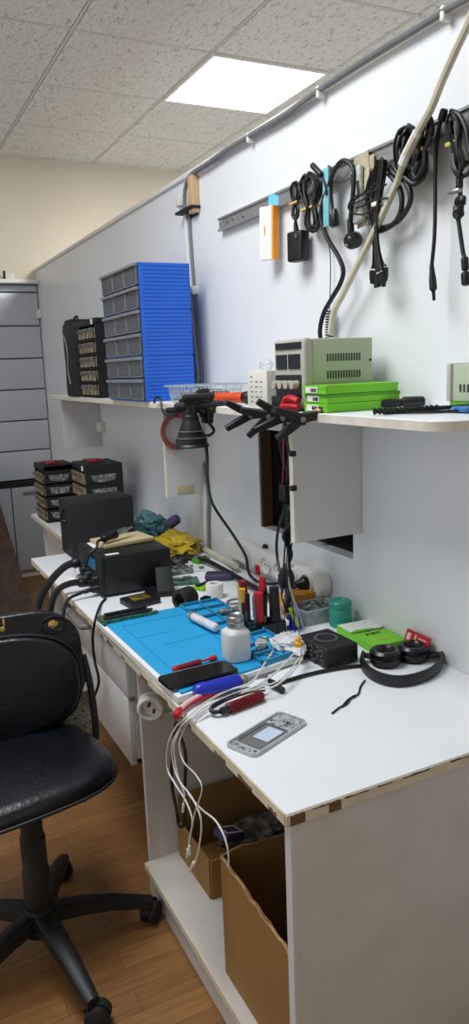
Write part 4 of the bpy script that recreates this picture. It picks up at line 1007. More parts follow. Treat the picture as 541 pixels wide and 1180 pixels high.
# cream board and soldering iron on the station
cbp = [at(105, 630, z=SZ), at(178, 624, z=SZ), at(160, 613, z=SZ), at(110, 617, z=SZ)]
cbx = (.675, .86); 
solo('cream_board', MB().box((.775, 2.485, SZ+.008), (.19, .13, .014), Matrix.Translation((.775, 2.485, 0)) @ Matrix.Rotation(.12, 4, 'Z') @ Matrix.Translation((-.775, -2.485, 0)), bev=.002), 'cream', 'cream coloured flat board lying on top of the soldering station', 'board')
si = thing('soldering_iron', 'black and silver soldering iron resting on the cream board', 'soldering iron', (.74, 2.46, SZ+.016))
i0, i1 = V((.685, 2.42, SZ+.034)), V((.79, 2.47, SZ+.047))
part('grip', MB().lathe([(0, 0), (.010, 0), (.015, .006), (.013, .03), (.016, .05), (.016, .062), (0, .062)], zaxis(i0, i1-i0), 18), 'black', si)
part('barrel', MB().rod(i0+(i1-i0)*.5, i1, .0095).rod(i1, i1+(i1-i0)*.22, .004), 'steel', si)
part('cord', MB().tube([i0, i0+V((-.02, -.012, -.004)), i0+V((-.03, -.03, -.02)), i0+V((-.055, -.035, -.035)), i0+V((-.075, -.03, -.08))], .005), 'cable', si)
p = at(92, 640, z=SZ)
solo('white_tag', MB().box((.622, 2.6, D+.035), (.003, .05, .06), bev=.001).box((.622, 2.6, D+.002), (.04, .05, .004), bev=.001), 'whitecard', 'small white card stand behind the soldering station at the worktop edge', 'card')

# ---- bags behind
solo('yellow_bag', MB().blob((1.09, 2.76, D+.03), (.07, .15, .045), .35, 2.2, 5, flat=-.03), 'yellowbag', 'crumpled yellow plastic bag behind the soldering station', 'bag')
solo('teal_bag', MB().blob((1.08, 3.07, D+.05), (.08, .09, .06), .4, 2., 8, flat=-.05), 'tealbag', 'crumpled teal plastic bag behind the yellow bag at the partition', 'bag')
solo('purple_flask', MB().rod((1.10, 2.88, D+.085), (1.14, 2.85, D+.12), .022), 'purple', 'dark rounded purple flask poking up between teal and yellow bags', 'flask')

# ---- black stand and box with gold chip
bs = thing('iron_stand', 'sloped black soldering iron stand right of the soldering station', 'stand', at(185, 685, z=D))
e0 = at(168, 690, z=D); e1 = at(203, 687, z=D)
mt = frame(e0, e1-e0)
wd = (e1-e0).length
part('base', MB().span((0, 0, 0), (wd, .09, .016), mt, bev=.003), 'black', bs)
part('holder', MB().prism([(.01, 0), (.085, 0), (.085, .055), (.06, .07), (.03, .03)], wd*.55, mt @ Matrix.Translation((wd*.4, 0, .016)) @ Matrix(((0, 0, 1, 0), (1, 0, 0, 0), (0, 1, 0, 0), (0, 0, 0, 1))), bev=.003), 'blackmatte', bs)
gc = thing('chip_box', 'flat black box with a gold square on top beside the green board strip', 'box', at(165, 697, z=D))
e0 = at(152, 703, z=D); e1 = at(186, 695, z=D); mt = frame(e0, e1-e0); wd = (e1-e0).length
part('base', MB().span((0, 0, 0), (wd, .085, .02), mt, bev=.003), 'black', gc)
part('gold_plate', MB().span((wd*.2, .02, .0195), (wd*.78, .065, .022), mt, bev=.001), 'gold', gc)
part('plate_hole', MB().span((wd*.42, .034, .0215), (wd*.6, .05, .0225), mt), 'ink', gc)
# ---- paper sheets
for k, (pts, lab) in enumerate(((((186, 702), (217, 697), (215, 686), (190, 691)), 'white paper sheet between the gold square box and the black roll'), (((262, 690), (290, 682), (280, 676), (262, 680)), 'white paper sheet right of the white tape roll'))):
    P = [at(a, b, z=D+.001) for a, b in pts]; c = sum(P, V())/4
    b = bmesh.new(); lo_ = [b.verts.new((p_.x, p_.y, D)) for p_ in P]; hi_ = [b.verts.new((p_.x, p_.y, D+.0015)) for p_ in P]
    b.faces.new(lo_); b.faces.new(hi_)
    for j in range(4): b.faces.new((lo_[j], lo_[(j+1) % 4], hi_[(j+1) % 4], hi_[j]))
    bmesh.ops.recalc_face_normals(b, faces=b.faces)
    solo('paper_sheet', MB().add(b), 'whitecard', lab, 'paper')

# ---- board with blue silicone mat
T0 = D+.0005
B4 = [at(112, 717, z=D+.018), at(205, 804, z=D+.018), at(350, 755, z=D+.018), at(250, 692, z=D+.018)]   # far-left, near-left, near-right, far-right
def bil(u, v, h=0.):   # u far to near, v left to right
    p_ = (B4[0]*(1-u)+B4[1]*u)*(1-v)+(B4[3]*(1-u)+B4[2]*u)*v
    return V((p_.x, p_.y, h))
def quad(u0, u1, v0, v1, z0, z1, mb=None):
    mb = mb or MB(); b = bmesh.new()
    lo_ = [b.verts.new(bil(u, v, z0)) for u, v in ((u0, v0), (u1, v0), (u1, v1), (u0, v1))]; hi_ = [b.verts.new(bil(u, v, z1)) for u, v in ((u0, v0), (u1, v0), (u1, v1), (u0, v1))]
    b.faces.new(lo_); b.faces.new(hi_)
    for j in range(4): b.faces.new((lo_[j], lo_[(j+1) % 4], hi_[(j+1) % 4], hi_[j]))
    bmesh.ops.recalc_face_normals(b, faces=b.faces); return mb.add(b)
tb = thing('mat_board', 'thin white board under the blue work mat at the worktop edge', 'board', bil(.5, .5, D))
part('slab', quad(0, 1, 0, 1, D+.004, D+.018), 'whitecard', tb)
part('base', quad(.003, .993, .008, .99, D, D+.0045), 'chip', tb)
wm_ = thing('work_mat', 'blue silicone repair mat with a compartment tray along its right side', 'mat', bil(.5, .5, D+.018))
mz = D+.0182
part('sheet', quad(.02, .985, .035, .985, mz, mz+.005), 'matblue', wm_)
ln = MB()
for (a, b, c, d) in ((.15, .153, .12, .62), (.80, .803, .12, .62), (.15, .80, .12, .124), (.15, .80, .616, .62), (.35, .352, .12, .45), (.5, .502, .25, .62)): quad(a, b, c, d, mz+.005, mz+.0056, ln)
part('printed_lines', ln, 'matline', wm_)
ty = MB()
quad(.02, .985, .66, .675, mz+.005, mz+.014, ty); quad(.02, .985, .972, .985, mz+.005, mz+.014, ty); quad(.02, .985, .82, .83, mz+.005, mz+.012, ty)
for u in (.02, .13, .26, .4, .52, .64, .76, .88, .97): quad(u, u+.014, .66, .985, mz+.005, mz+.014, ty)
part('tray_walls', ty, 'tealtray', wm_)
def on(u, v, h=.005): return bil(u, v, mz+h)
# small things in the tray
scr = None
k = 0
for u, v, dsc in ((.58, .75, 'lower left'), (.68, .72, ''), (.71, .9, ''), (.83, .74, ''), (.92, .77, ''), (.92, .9, ''), (.46, .9, ''), (.58, .92, '')):
    p_ = on(u, v); a = random.uniform(0, PI); d_ = V((math.cos(a), math.sin(a), 0))*.012
    mb = MB().rod(p_-d_+V((0, 0, .003)), p_+d_+V((0, 0, .003)), .003, 10).cyl(p_-d_+V((0, 0, .004)), p_-d_*1.3+V((0, 0, .004)), .0045, n=10)
    o = solo('steel_screw', mb, 'steel', 'small loose steel screw in the tray of the blue mat', 'screw', 'loose screws in the mat tray')
p_ = on(.60, .80); p_ = at(302, 742, z=mz+.02)
solo('solder_wick', MB().blob((p_.x, p_.y, mz+.005+.014), (.016, .016, .014), .3, 3, 2, 3, flat=-.014), 'bag', 'small crumpled cream ball in the mat tray right of the bottle', 'wick')
# glue syringe on the mat
sy = thing('glue_tube', 'white clear glue tube lying on the blue mat behind the bottle', 'tube', on(.3, .66))
g0, g1 = at(222, 710, z=mz+.022), at(250, 724, z=mz+.022)
dg_ = (g1-g0)
part('barrel', MB().rod(g0, g1, .012), 'whitebag', sy); part('nozzle', MB().rod(g0-dg_.normalized()*.02, g0, .005), 'whitebag', sy)
part('collar', MB().cyl(g0, g0+dg_.normalized()*.006, .0145), 'greymetal', sy)
# flat dark gadgets on the mat back
p0 = at(262, 705, z=mz+.01)
solo('tweezer_case', MB().box((p0.x+.02, p0.y, mz+.013), (.09, .03, .012), bev=.004), 'pcbgrey', 'dark grey flat gadget at the back corner of the blue mat', 'gadget')
p0 = at(268, 698, z=mz+.01)
solo('metal_ring', MB().tube([V((p0.x+.03+.03*math.cos(t), p0.y+.03+.022*math.sin(t), mz+.006+.004)) for t in [2*PI*k/14 for k in range(14)]], .004, closed=True), 'steel', 'thin metal ring lying behind the steel cap of the white bottle', 'ring')
# bottle
bt = thing('dispenser_bottle', 'milky white dispenser bottle with a steel cap standing on the blue mat', 'bottle', (0, 0, 0))
bp0 = at(267, 764, z=mz+.006); bt.location = (bp0.x+.024, bp0.y+.02, mz+.0052); bt.matrix_basis = Matrix.Translation(bt.location)
bl = bt.location
bmb = MB(); b = bmesh.new(); rings = []
for f_, z_ in ((.86, 0), (.97, .003), (1, .01), (1, .078), (.97, .086), (.85, .093), (.62, .098), (.6, .104)):
    o_ = rrect(.062*f_, .062*f_, .017*f_ if z_ < .09 else .0309*f_*.9, 5); rings.append([b.verts.new((bl.x+x_, bl.y+y_, bl.z+z_*.84)) for x_, y_ in o_])
for A, B in zip(rings, rings[1:]):
    n_ = len(A)
    for k in range(n_): b.faces.new((A[k], A[(k+1) % n_], B[(k+1) % n_], B[k]))
b.faces.new(rings[0][::-1]); b.faces.new(rings[-1]); bmesh.ops.recalc_face_normals(b, faces=b.faces)
part('body', bmb.add(b), 'bottle', bt)
part('cap', MB().lathe([(0, .084), (.020, .084), (.0215, .087), (.0215, .097), (.020, .099), (.0215, .101), (.0215, .110), (.019, .113), (.014, .109), (0, .108)], Matrix.Translation(bl), 28), 'steel', bt)
# circuit board strip at the far edge of the mat
cb = thing('circuit_strip', 'long green circuit board strip lying at the back edge of the blue mat', 'circuit board', at(150, 715, z=D+.02))
e0 = at(120, 722, z=D+.019); e1 = at(183, 709, z=D+.019); mt = frame(e0, e1-e0); wd = (e1-e0).length
part('board', MB().span((0, 0, 0), (wd, .06, .014), mt), 'pcb', cb)
part('chip_row', MB().span((wd*.03, .008, .010), (wd*.93, .022, .020), mt, bev=.001, seg=1).span((wd*.1, .036, .013), (wd*.86, .05, .022), mt, bev=.001, seg=1), 'black', cb)
part('connector', MB().span((wd*.9, .005, .010), (wd*.99, .045, .018), mt, bev=.001, seg=1), 'ivory', cb)
part('pin', MB().cyl(mt @ V((.01, .03, .010)), mt @ V((.01, .03, .022)), .005), 'gold', cb)
# phone on the mat
ph = thing('smartphone', 'black smartphone lying face up on the near corner of the blue mat', 'phone', at(230, 782, z=mz))
e0 = at(196, 797, z=mz+.006); e1 = at(277, 776, z=mz+.006)
mt = frame(e0, e1-e0); wd = (e1-e0).length
part('body', MB().prism(rrect(wd, .075, .012, 5, wd/2, .038), .009, mt, bev=.002), 'blackgloss', ph)
part('screen', MB().prism(rrect(wd*.96, .068, .010, 5, wd/2, .038), .0006, mt @ Matrix.Translation((0, 0, .009))), 'blackgloss', ph)
# red screwdriver behind the phone
sd = thing('screwdriver', 'small dark red screwdriver lying behind the black smartphone', 'screwdriver', at(222, 764, z=mz))
s0, s1_ = at(202, 771, z=mz+.013), at(232, 762, z=mz+.013); s2_ = at(250, 757, z=mz+.013)
part('handle', MB().rod(s0, s1_, .007), 'deepred', sd); part('cap', MB().rod(s0-(s1_-s0).normalized()*.006, s0+(s1_-s0)*.1, .008), 'red', sd); part('shaft', MB().rod(s1_, s2_, .0028).rod(s2_-(s2_-s1_)*.5, s2_, .006), 'red', sd)
solo('grey_pick', MB().rod(at(200, 776, z=mz+.008), at(255, 763, z=mz+.008), .004), 'cableg', 'thin grey stick lying between red screwdriver and smartphone', 'stick')
# blue handled tool
bh_ = thing('blue_tool', 'thick deep blue tool handle in front of the smartphone', 'tool', at(250, 792, z=D))
h0, h1_ = at(223, 797, z=D+.022), at(277, 785, z=D+.022)
L = (h1_-h0).length
part('handle', MB().lathe([(0, 0), (.009, .001), (.014, .006), (.0165, .016), (.0155, .04), (.0175, .07), (.0175, L-.01), (.015, L-.002), (0, L)], zaxis(h0, h1_-h0), 24), 'bluehandle', bh_)
part('ferrule', MB().rod(h1_, h1_+(h1_-h0).normalized()*.018, .013), 'greymetal', bh_)
part('blade', MB().rod(h1_+(h1_-h0).normalized()*.015, h1_+(h1_-h0).normalized()*.07, .005), 'steel', bh_)
# red and pink pliers
rp_ = thing('pliers', 'pliers with pale pink and red grips lying by the worktop edge', 'pliers', at(232, 808, z=D))
part('grip', MB().tube(dpath([(206, 822), (214, 814), (228, 806), (244, 800), (256, 797), (258, 793)], D+.010), .0062), 'red', rp_)
part('grip', MB().tube(dpath([(208, 817), (216, 810), (230, 802), (246, 796), (256, 792)], D+.014), .0062), 'pink', rp_)
part('tip', MB().rod(at(203, 826, z=D+.009), at(208, 818, z=D+.012), .009), 'red', rp_)
part('jaw', MB().rod(at(257, 794, z=D+.012), at(285, 786, z=D+.012), .005), 'steel', rp_)
# red coil brush
cbk = thing('coil_brush', 'black and red coiled cable brush in front of the white cables', 'brush', at(275, 808, z=D))
c0_, c1_ = at(254, 820, z=D+.012), at(304, 801, z=D+.012)
ax = (c1_-c0_); L = ax.length; ax = ax.normalized(); sd_ = ax.cross(V((0, 0, 1))).normalized()
part('core', MB().rod(c0_, c1_, .0082), 'black', cbk)
hx = []
for k in range(17*10): t = k/(17*10-1); hx.append(c0_+ax*(.02+t*(L-.024))+(sd_*math.cos(k*2*PI/10)+V((0, 0, 1))*math.sin(k*2*PI/10))*.0112)
part('coil', MB().tube(hx, .0016, n=5, sub=1), 'deepred', cbk)
part('loop', MB().tube([c0_+ax*.0, c0_-ax*.012-sd_*.012, c0_-sd_*.024+V((0, 0, .004)), c0_+ax*.06-sd_*.03+V((0, 0, .006)), c1_-sd_*.026+V((0, 0, .004)), c1_+ax*.02-sd_*.02], .005), 'black', cbk)
# black cable with plug across the white desk
bc_ = thing('black_cable', 'black cable with an angled plug crossing the white worktop to the black speaker', 'cable', at(360, 782, z=D))
part('cord', MB().tube(dpath([(316, 789), (335, 783), (360, 776), (385, 771), (405, 768), (418, 767), (424, 766)], D+.005), .0046), 'cable', bc_)
part('plug', MB().rod(at(312, 788, z=D+.008), at(327, 796, z=D+.008), .0078).rod(at(310, 784, z=D+.007), at(320, 789, z=D+.008), .006), 'black', bc_)
# torn wire on the desk
solo('wire_scrap', MB().tube(dpath([(383, 822), (392, 815), (400, 811), (406, 803), (413, 800), (416, 791), (421, 784)], D+.0025), .0022, n=6).tube(dpath([(395, 814), (402, 806), (410, 802)], D+.0035), .0024, n=6), 'cable', 'short twisted black wire lying alone on the white worktop', 'wire')
# phone chassis
pf = thing('phone_chassis', 'silver phone chassis without its screen lying on the near worktop', 'phone part', at(307, 845, z=D))
Q = [at(a, b, z=D+.004) for a, b in ((262, 858), (290, 873), (354, 834), (323, 819))]
o_ = (Q[0]+Q[1]+Q[2]+Q[3])/4; ux_ = ((Q[2]-Q[1])+(Q[3]-Q[0])).normalized(); L_ = ((Q[2]-Q[1]).length+(Q[3]-Q[0]).length)/2; W__ = ((Q[1]-Q[0]).length+(Q[2]-Q[3]).length)/2
mt = frame(V((o_.x, o_.y, D)), V((ux_.x, ux_.y, 0)))
part('rim', MB().ring(rrect(L_, W__, .012), rrect(L_-.007, W__-.007, .009), .008, mt), 'silverframe', pf)
part('plate', MB().prism(rrect(L_-.007, W__-.007, .009), .0035, mt), 'silverframe', pf)
part('battery_bay', MB().ring(rrect(L_*.52, W__*.78, .003, cx=-L_*.08), rrect(L_*.50, W__*.72, .003, cx=-L_*.08), .003, mt @ Matrix.Translation((0, 0, .0034))).prism(rrect(L_*.50, W__*.72, .003, cx=-L_*.08), .0004, mt @ Matrix.Translation((0, 0, .0034))), 'greymetal', pf)
part('sticker', MB().prism(rrect(L_*.30, W__*.5, .002, cx=-L_*.01, cy=-.004), .0005, mt @ Matrix.Translation((0, 0, .0040))), 'sticker', pf, 'pale blue sticker')
cmp_ = MB()
for k in range(40):
    u = random.uniform(.2, .46) if k < 30 else random.uniform(-.46, -.38); v = random.uniform(-.42, .42)
    cmp_.box((u*L_, v*W__, .0045), (random.uniform(.003, .010), random.uniform(.002, .008), .003), mt)
part('mounts', cmp_, 'silverframe', pf); 
for k in range(10):
    u = random.uniform(.2, .46) if k < 7 else random.uniform(-.46, -.38); v = random.uniform(-.42, .42)
    part('contact_pad', MB().box((u*L_, v*W__, .0049), (random.uniform(.003, .007), random.uniform(.002, .005), .003), mt), 'pcbgrey', pf)

# ---- white cables running over the edge
wc_ = thing('white_cable', 'bundle of white charging cables running over the worktop edge', 'cable', at(250, 810, z=D))
def over(desk, hang, r):
    desk = [(q[0], q[1], D+.028) if i_ < 3 else q for i_, q in enumerate(desk)]
    return MB().tube(dpath(desk, D+.008)+wpath(hang, .535), r, n=8)
part('cord', over([(320, 742), (305, 765), (290, 786), (262, 796, D+.014), (238, 809, D+.014), (215, 827, D+.008)], [(203, 838, .542), (194, 858), (193, 885), (203, 905), (214, 922), (222, 945), (219, 965), (218, 978)], .0021), 'cablew', wc_)
part('cord', over([(340, 752), (318, 775), (296, 790), (264, 802, D+.014), (236, 815, D+.012), (214, 832, D+.007)], [(206, 842, .542), (199, 858), (200, 880), (207, 900), (222, 920), (232, 945), (230, 975), (224, 998)], .0021), 'cablew', wc_)
part('cord', over([(346, 758), (325, 782), (300, 792, D+.016), (270, 801, D+.018), (245, 812, D+.016), (220, 830, D+.008)], [(212, 842, .542), (207, 858), (212, 878), (226, 893), (233, 910), (224, 940), (217, 980)], .0017), 'cablew', wc_)
part('cord', over([(352, 745), (345, 765), (318, 790), (285, 797, D+.02), (250, 811, D+.018), (217, 830, D+.008)], [(208, 842, .542), (201, 860), (205, 892), (213, 915), (211, 928)], .002), 'cablew', wc_)
part('cord', MB().tube(wpath([(217, 915), (232, 932), (248, 945), (258, 962), (263, 980), (264, 998)], .545), .002), 'cablew', wc_)
for (a, b) in (((219, 974), (219, 985)), ((224, 993), (219, 1004)), ((212, 926), (211, 936)), ((217, 978), (216, 988))):
    part('plug', MB().rod(at(*a, x=.535), at(*b, x=.535), .0034), 'whiteplastic', wc_)
bl_ = thing('black_loop', 'black cable loop hanging from the worktop edge behind the white cables', 'cable', at(205, 900, x=.55))
part('cord', MB().tube(wpath([(203, 832), (201, 850), (198, 885), (199, 910), (204, 935), (206, 950), (211, 952), (213, 940), (213, 910), (214, 870), (207, 845), (204, 832)], .552), .004), 'cable', bl_)
# crumpled bag at the root of the cables
p_ = at(334, 755, z=D)
solo('white_bag', MB().blob((p_.x+.0, p_.y+.0, D+.03), (.04, .055, .028), .28, 1.8, 11, flat=-.028), 'whitebag', 'crumpled white plastic bag beside the black patterned speaker', 'bag')
p_ = at(344, 745, z=D+.055)
solo('yellow_nozzle', MB().lathe([(0, 0), (.010, 0), (.011, .004), (.011, .010), (.007, .013), (.007, .02), (.005, .022), (0, .022)], Matrix.Translation((p_.x, p_.y, D+.056)), 18), 'yellow', 'small yellow nozzle on top of the crumpled white bag', 'nozzle')

# ---- tool holder with upright tools
tH = at(304, 736, z=D); 
hold = thing('tool_holder', 'black upright tool holder packed with hand tools behind the mat tray', 'holder', (tH.x+.01, tH.y+.035, D))
hx0, hx1, hy0_, hy1_ = tH.x-.055, tH.x+.075, tH.y+.005, tH.y+.065
hm_ = MB().span((hx0, hy0_, D), (hx1, hy1_, D+.006), bev=.002)
for yy in (hy0_, hy1_-.004): hm_.span((hx0, yy, D), (hx1, yy+.004, D+.035), bev=.001, seg=1)
for k in range(6): xx = hx0+k*(hx1-hx0-.004)/5; hm_.span((xx, hy0_, D), (xx+.004, hy1_, D+.035))
part('rack', hm_, 'black', hold)
def upright(name, label, cat, k, row, h, parts_, lean=(0, 0)):
    c = V((hx0+.015+k*(hx1-hx0-.03)/4.0, hy0_+.018+row*.026, D+.0065)); ax = V((lean[0], lean[1], 1)).normalized()
    t = thing(name, label, cat, c, group=None)
    for nm, z0, z1, r0, r1, m in parts_: part(nm, MB().cyl(c+ax*z0, c+ax*z1, r0, r1, 14), m, t)
    return t
upright('tweezers', 'tweezers with a yellow top, leftmost of the tools in the holder', 'tweezers', -.15, 0, .15, (('blade', 0, .11, .0025, .005, 'black'), ('grip', .10, .137, .006, .010, 'yellow')), (-.04, 0))
upright('brush', 'wooden handled brush standing behind the yellow topped tweezers', 'brush', .35, 1, .16, (('ferrule', 0, .05, .006, .006, 'steel'), ('handle', .045, .145, .0095, .007, 'woodblock')), (-.06, .05))
upright('nippers', 'dark red handled nippers standing tallest in the tool holder', 'nippers', 1.0, 1, .17, (('blade', 0, .07, .006, .007, 'steel'), ('handle', .065, .15, .009, .012, 'deepred')), (-.12, .02))
upright('red_cutter', 'bright red handled cutter in the middle of the tool holder', 'cutter', 1.75, 0, .12, (('blade', 0, .04, .006, .008, 'deepred'), ('handle', .038, .118, .0125, .014, 'red')), (-.03, 0))
upright('black_marker', 'black marker with a bright red end at the right of the tool holder', 'marker', 2.75, 1, .15, (('barrel', 0, .115, .010, .012, 'black'), ('cap', .112, .150, .012, .009, 'red')), (.0, 0))
upright('silver_pick', 'thin silver pick standing in front in the tool holder', 'pick', 1.15, 0, .1, (('shaft', 0, .09, .003, .003, 'steel'), ('grip', .05, .11, .005, .004, 'greymetal')), (-.03, 0))
upright('thin_file', 'thin black rod beside the yellow topped tweezers in the tool holder', 'file', .45, 0, .1, (('blade', 0, .06, .003, .003, 'steel'), ('grip', .04, .12, .004, .005, 'black')), (-.02, 0))
upright('black_scraper', 'wide black scraper at the right end of the tool holder', 'scraper', 3.6, 0, .11, (('blade', 0, .03, .012, .0145, 'blackmatte'), ('grip', .03, .125, .0155, .013, 'blackmatte')), (0, 0))
upright('silver_driver', 'slim steel driver between the red cutter and the black marker', 'screwdriver', 2.35, 0, .1, (('shaft', 0, .06, .003, .003, 'steel'), ('grip', .05, .105, .006, .005, 'blackmatte')), (.02, 0))
# green yellow screwdriver leaning, blue knob
g0, g1 = at(346, 725, y=1.69), at(330, 692, y=1.72)
gs = thing('test_probe', 'yellow green probe leaning against the cable bundle', 'probe', g0)
part('grip', MB().rod(g0+(g1-g0)*.1, g0+(g1-g0)*.75, .006), 'greenyellow', gs); part('tip', MB().rod(g0+(g1-g0)*.7, g1, .0025), 'black', gs)
p_ = at(342, 728, z=D)
solo('blue_reel', MB().lathe([(0, 0), (.022, 0), (.022, .004), (.014, .007), (.014, .026), (.022, .029), (.022, .034), (.006, .034), (.006, .028), (0, .028)], Matrix.Translation((p_.x+.01, p_.y+.03, D)), 24), 'bluehandle', 'small blue plastic reel between tool holder and black speaker', 'reel')
# white flask top
p_ = at(333, 728, z=D)
solo('clear_vial', MB().lathe([(0, 0), (.011, 0), (.012, .003), (.012, .05), (.008, .056), (.008, .07), (0, .07)], Matrix.Translation((p_.x-.012, p_.y+.02, D)), 18), 'clearplastic', 'small clear vial standing between the tool holder and the blue reel', 'vial')
# ---- parts box and amber block under the power strip
p_ = at(362, 722, z=D)
px_b = thing('parts_box', 'clear plastic box of dark components under the power strip', 'box', (p_.x+.02, p_.y+.03, D))
c_ = (p_.x-.02, p_.y+.0)
part('tray', MB().span((c_[0], c_[1]+.01, D), (c_[0]+.12, c_[1]+.10, D+.004)).span((c_[0], c_[1]+.01, D), (c_[0]+.12, c_[1]+.013, D+.04)).span((c_[0], c_[1]+.097, D), (c_[0]+.12, c_[1]+.10, D+.04)).span((c_[0], c_[1]+.01, D), (c_[0]+.003, c_[1]+.1, D+.04)).span((c_[0]+.117, c_[1]+.01, D), (c_[0]+.12, c_[1]+.10, D+.04)), 'clearplastic', px_b)
part('lid_rim', MB().ring([(c_[0]-.003, c_[1]+.007), (c_[0]+.123, c_[1]+.007), (c_[0]+.123, c_[1]+.103), (c_[0]-.003, c_[1]+.103)], [(c_[0]+.004, c_[1]+.014), (c_[0]+.116, c_[1]+.014), (c_[0]+.116, c_[1]+.096), (c_[0]+.004, c_[1]+.096)], .004, Matrix.Translation((0, 0, D+.039))), 'clearrim', px_b)
part('contents', MB().blob((c_[0]+.06, c_[1]+.055, D+.022), (.055, .041, .024), .25, 4, 9), 'partsdark', px_b, stuff=True)
solo('amber_sponge', MB().box((c_[0]+.05, c_[1]+.145, D+.03), (.11, .055, .06), bev=.006, seg=3), 'amber', 'amber coloured sponge block under the power strip', 'sponge')
# ---- teal jar
p_ = at(401, 724, z=D); jc = V((p_.x-.002, p_.y+.032, D))
jar = thing('teal_jar', 'round teal jar standing at the partition behind the green box', 'jar', jc)
part('body', MB().lathe([(0, 0), (.029, 0), (.032, .004), (.032, .05), (.029, .055), (0, .055)], Matrix.Translation(jc), 32), 'teal', jar)
part('lid', MB().lathe([(0, .055), (.031, .055), (.033, .058), (.033, .07), (.029, .074), (.025, .072), (.022, .068), (0, .068)], Matrix.Translation(jc), 32), 'teal', jar)
# ---- black patterned speaker
c0_, cL, cR = at(377, 773, z=D), at(346, 753, z=D), at(414, 763, z=D)
sp_ = thing('black_speaker', 'small black box speaker with a ring on top and grey scrollwork on its side', 'speaker', c0_)
ux_ = (cR-c0_).normalized(); wl = (cR-c0_).length; dl = (cL-c0_).length; mt = frame(c0_, ux_)
part('body', MB().span((0, 0, .001), (wl, dl, .052), mt, bev=.007, seg=3), 'blackmatte', sp_)
part('top_ring', MB().lathe([(.024, 0), (.030, 0), (.030, .0012), (.024, .0012)], mt @ Matrix.Translation((wl*.5, dl*.55, .0515)), 32), 'darkgrey', sp_)
sc_ = MB()
for (yy, zz, r_) in ((.02, .014, .007), (.022, .036, .008), (.042, .025, .009), (.062, .013, .007), (.062, .037, .008), (.034, .044, .005), (.05, .007, .005)):
    sc_.tube([mt @ V((-.0004, yy*1.1+r_*math.cos(t), zz+r_*math.sin(t))) for t in [2*PI*k/10 for k in range(9)]], .0014, n=5, sub=3)
part('scrollwork', sc_, 'darkgrey', sp_)
# ---- lime green retail box
G = [at(a, b, z=D+.022) for a, b in ((389, 720), (431, 745), (470, 737), (428, 716))]
gbx = thing('green_carton', 'lime green and white printed box lying between the teal jar and the headphones', 'box', (G[0]+G[2])/2-V((0, 0, .022)))
oX = (G[2]-G[1]); wX = max(oX.length, .06); oX = V((oX.x, oX.y, 0)).normalized()
oY = V((-oX.y, oX.x, 0)); dY = abs((G[0]-G[1]).dot(oY))
mt = Matrix(((oX.x, oY.x, 0, G[1].x), (oX.y, oY.y, 0, G[1].y), (0, 0, 1, D), (0, 0, 0, 1)))
part('carton', MB().span((0, 0, 0), (wX, dY, .022), mt, bev=.001, seg=1), 'green', gbx)
part('white_panel', MB().prism([(wX*.02, dY*.98), (wX*.02, dY*.62), (wX*.25, dY*.68), (wX*.6, dY*.66), (wX*.98, dY*.52), (wX*.98, dY*.98)], .0006, mt @ Matrix.Translation((0, 0, .022))), 'whitecard', gbx)
part('pale_swoosh', MB().prism([(wX*.1, dY*.2), (wX*.4, dY*.3), (wX*.8, dY*.24), (wX*.95, dY*.3), (wX*.8, dY*.14), (wX*.4, dY*.16)], .0006, mt @ Matrix.Translation((0, 0, .022))), 'greenyellow', gbx)
part('lettering', text_mb('YONGHYOM', wX*.17, mt @ Matrix.Translation((wX*.5, dY*.56, .0226)), bold=.0004), 'ink', gbx)
part('lettering', text_mb('S1BX7', wX*.17, mt @ Matrix.Translation((wX*.5, dY*.43, .0226)), bold=.0004), 'ink', gbx)
# ---- red card
q0, q1 = V((1.188, at(472, 752, z=D).y+.03, D)), V((1.168, at(498, 757, z=D).y+.005, D))
q0 = at(470, 752, x=1.186); q1 = at(497, 757, x=1.186)
rcd = thing('red_card', 'red memory card pack with white print leaning on the partition behind the headphones', 'card', ((1.17), (q0.y+q1.y)/2, D))
lnk = Matrix.Translation((1.166, (q0.y+q1.y)/2, D+.001)) @ Matrix.Rotation(.36, 4, 'Y')
hw = abs(q0.y-q1.y)/2
part('card', MB().span((-.0015, -hw, 0), (.0015, hw, .058), lnk), 'red', rcd)
part('print', MB().span((-.0022, hw*.55, .032), (-.0014, hw*.85, .05), lnk).span((-.0022, hw*.1, .034), (-.0014, hw*.2, .052), lnk).span((-.0022, -.75*hw, .034), (-.0014, -.1*hw, .039), lnk).span((-.0022, -.75*hw, .044), (-.0014, -.1*hw, .047), lnk), 'pink', rcd)
# ---- headphones
hpn = thing('headphones', 'black over ear headphones lying on the worktop in front of the red card', 'headphones', at(460, 775, z=D))
cl_, cr_ = at(455, 771, z=D), at(489, 765, z=D)
cl_ += V((0, .035, 0)); cr_ += V((-.005, .035, 0))
for c_ in (cl_, cr_):
    part('ear_cup', MB().lathe([(0, .001), (.030, .001), (.036, .006), (.037, .018), (.034, .022), (0, .022)], Matrix.Translation(c_), 32), 'black', hpn)
    part('ear_pad', MB().lathe([(.016, .024), (.018, .034), (.024, .040), (.032, .040), (.038, .034), (.0385, .026), (.034, .021), (.02, .021)], Matrix.Translation(c_), 32), 'leather', hpn)
    part('driver', MB().lathe([(0, .0235), (.017, .0235), (.017, .026), (0, .026)], Matrix.Translation(c_), 24), 'blackmatte', hpn)
hb_px = [(417, 762), (416, 771), (425, 782), (441, 790), (460, 793), (480, 790), (498, 783), (509, 773), (512, 762)]
cen = smooth_path(dpath(hb_px, D), 6)
b = bmesh.new(); rings = []
cc = sum(cen, V())/len(cen)
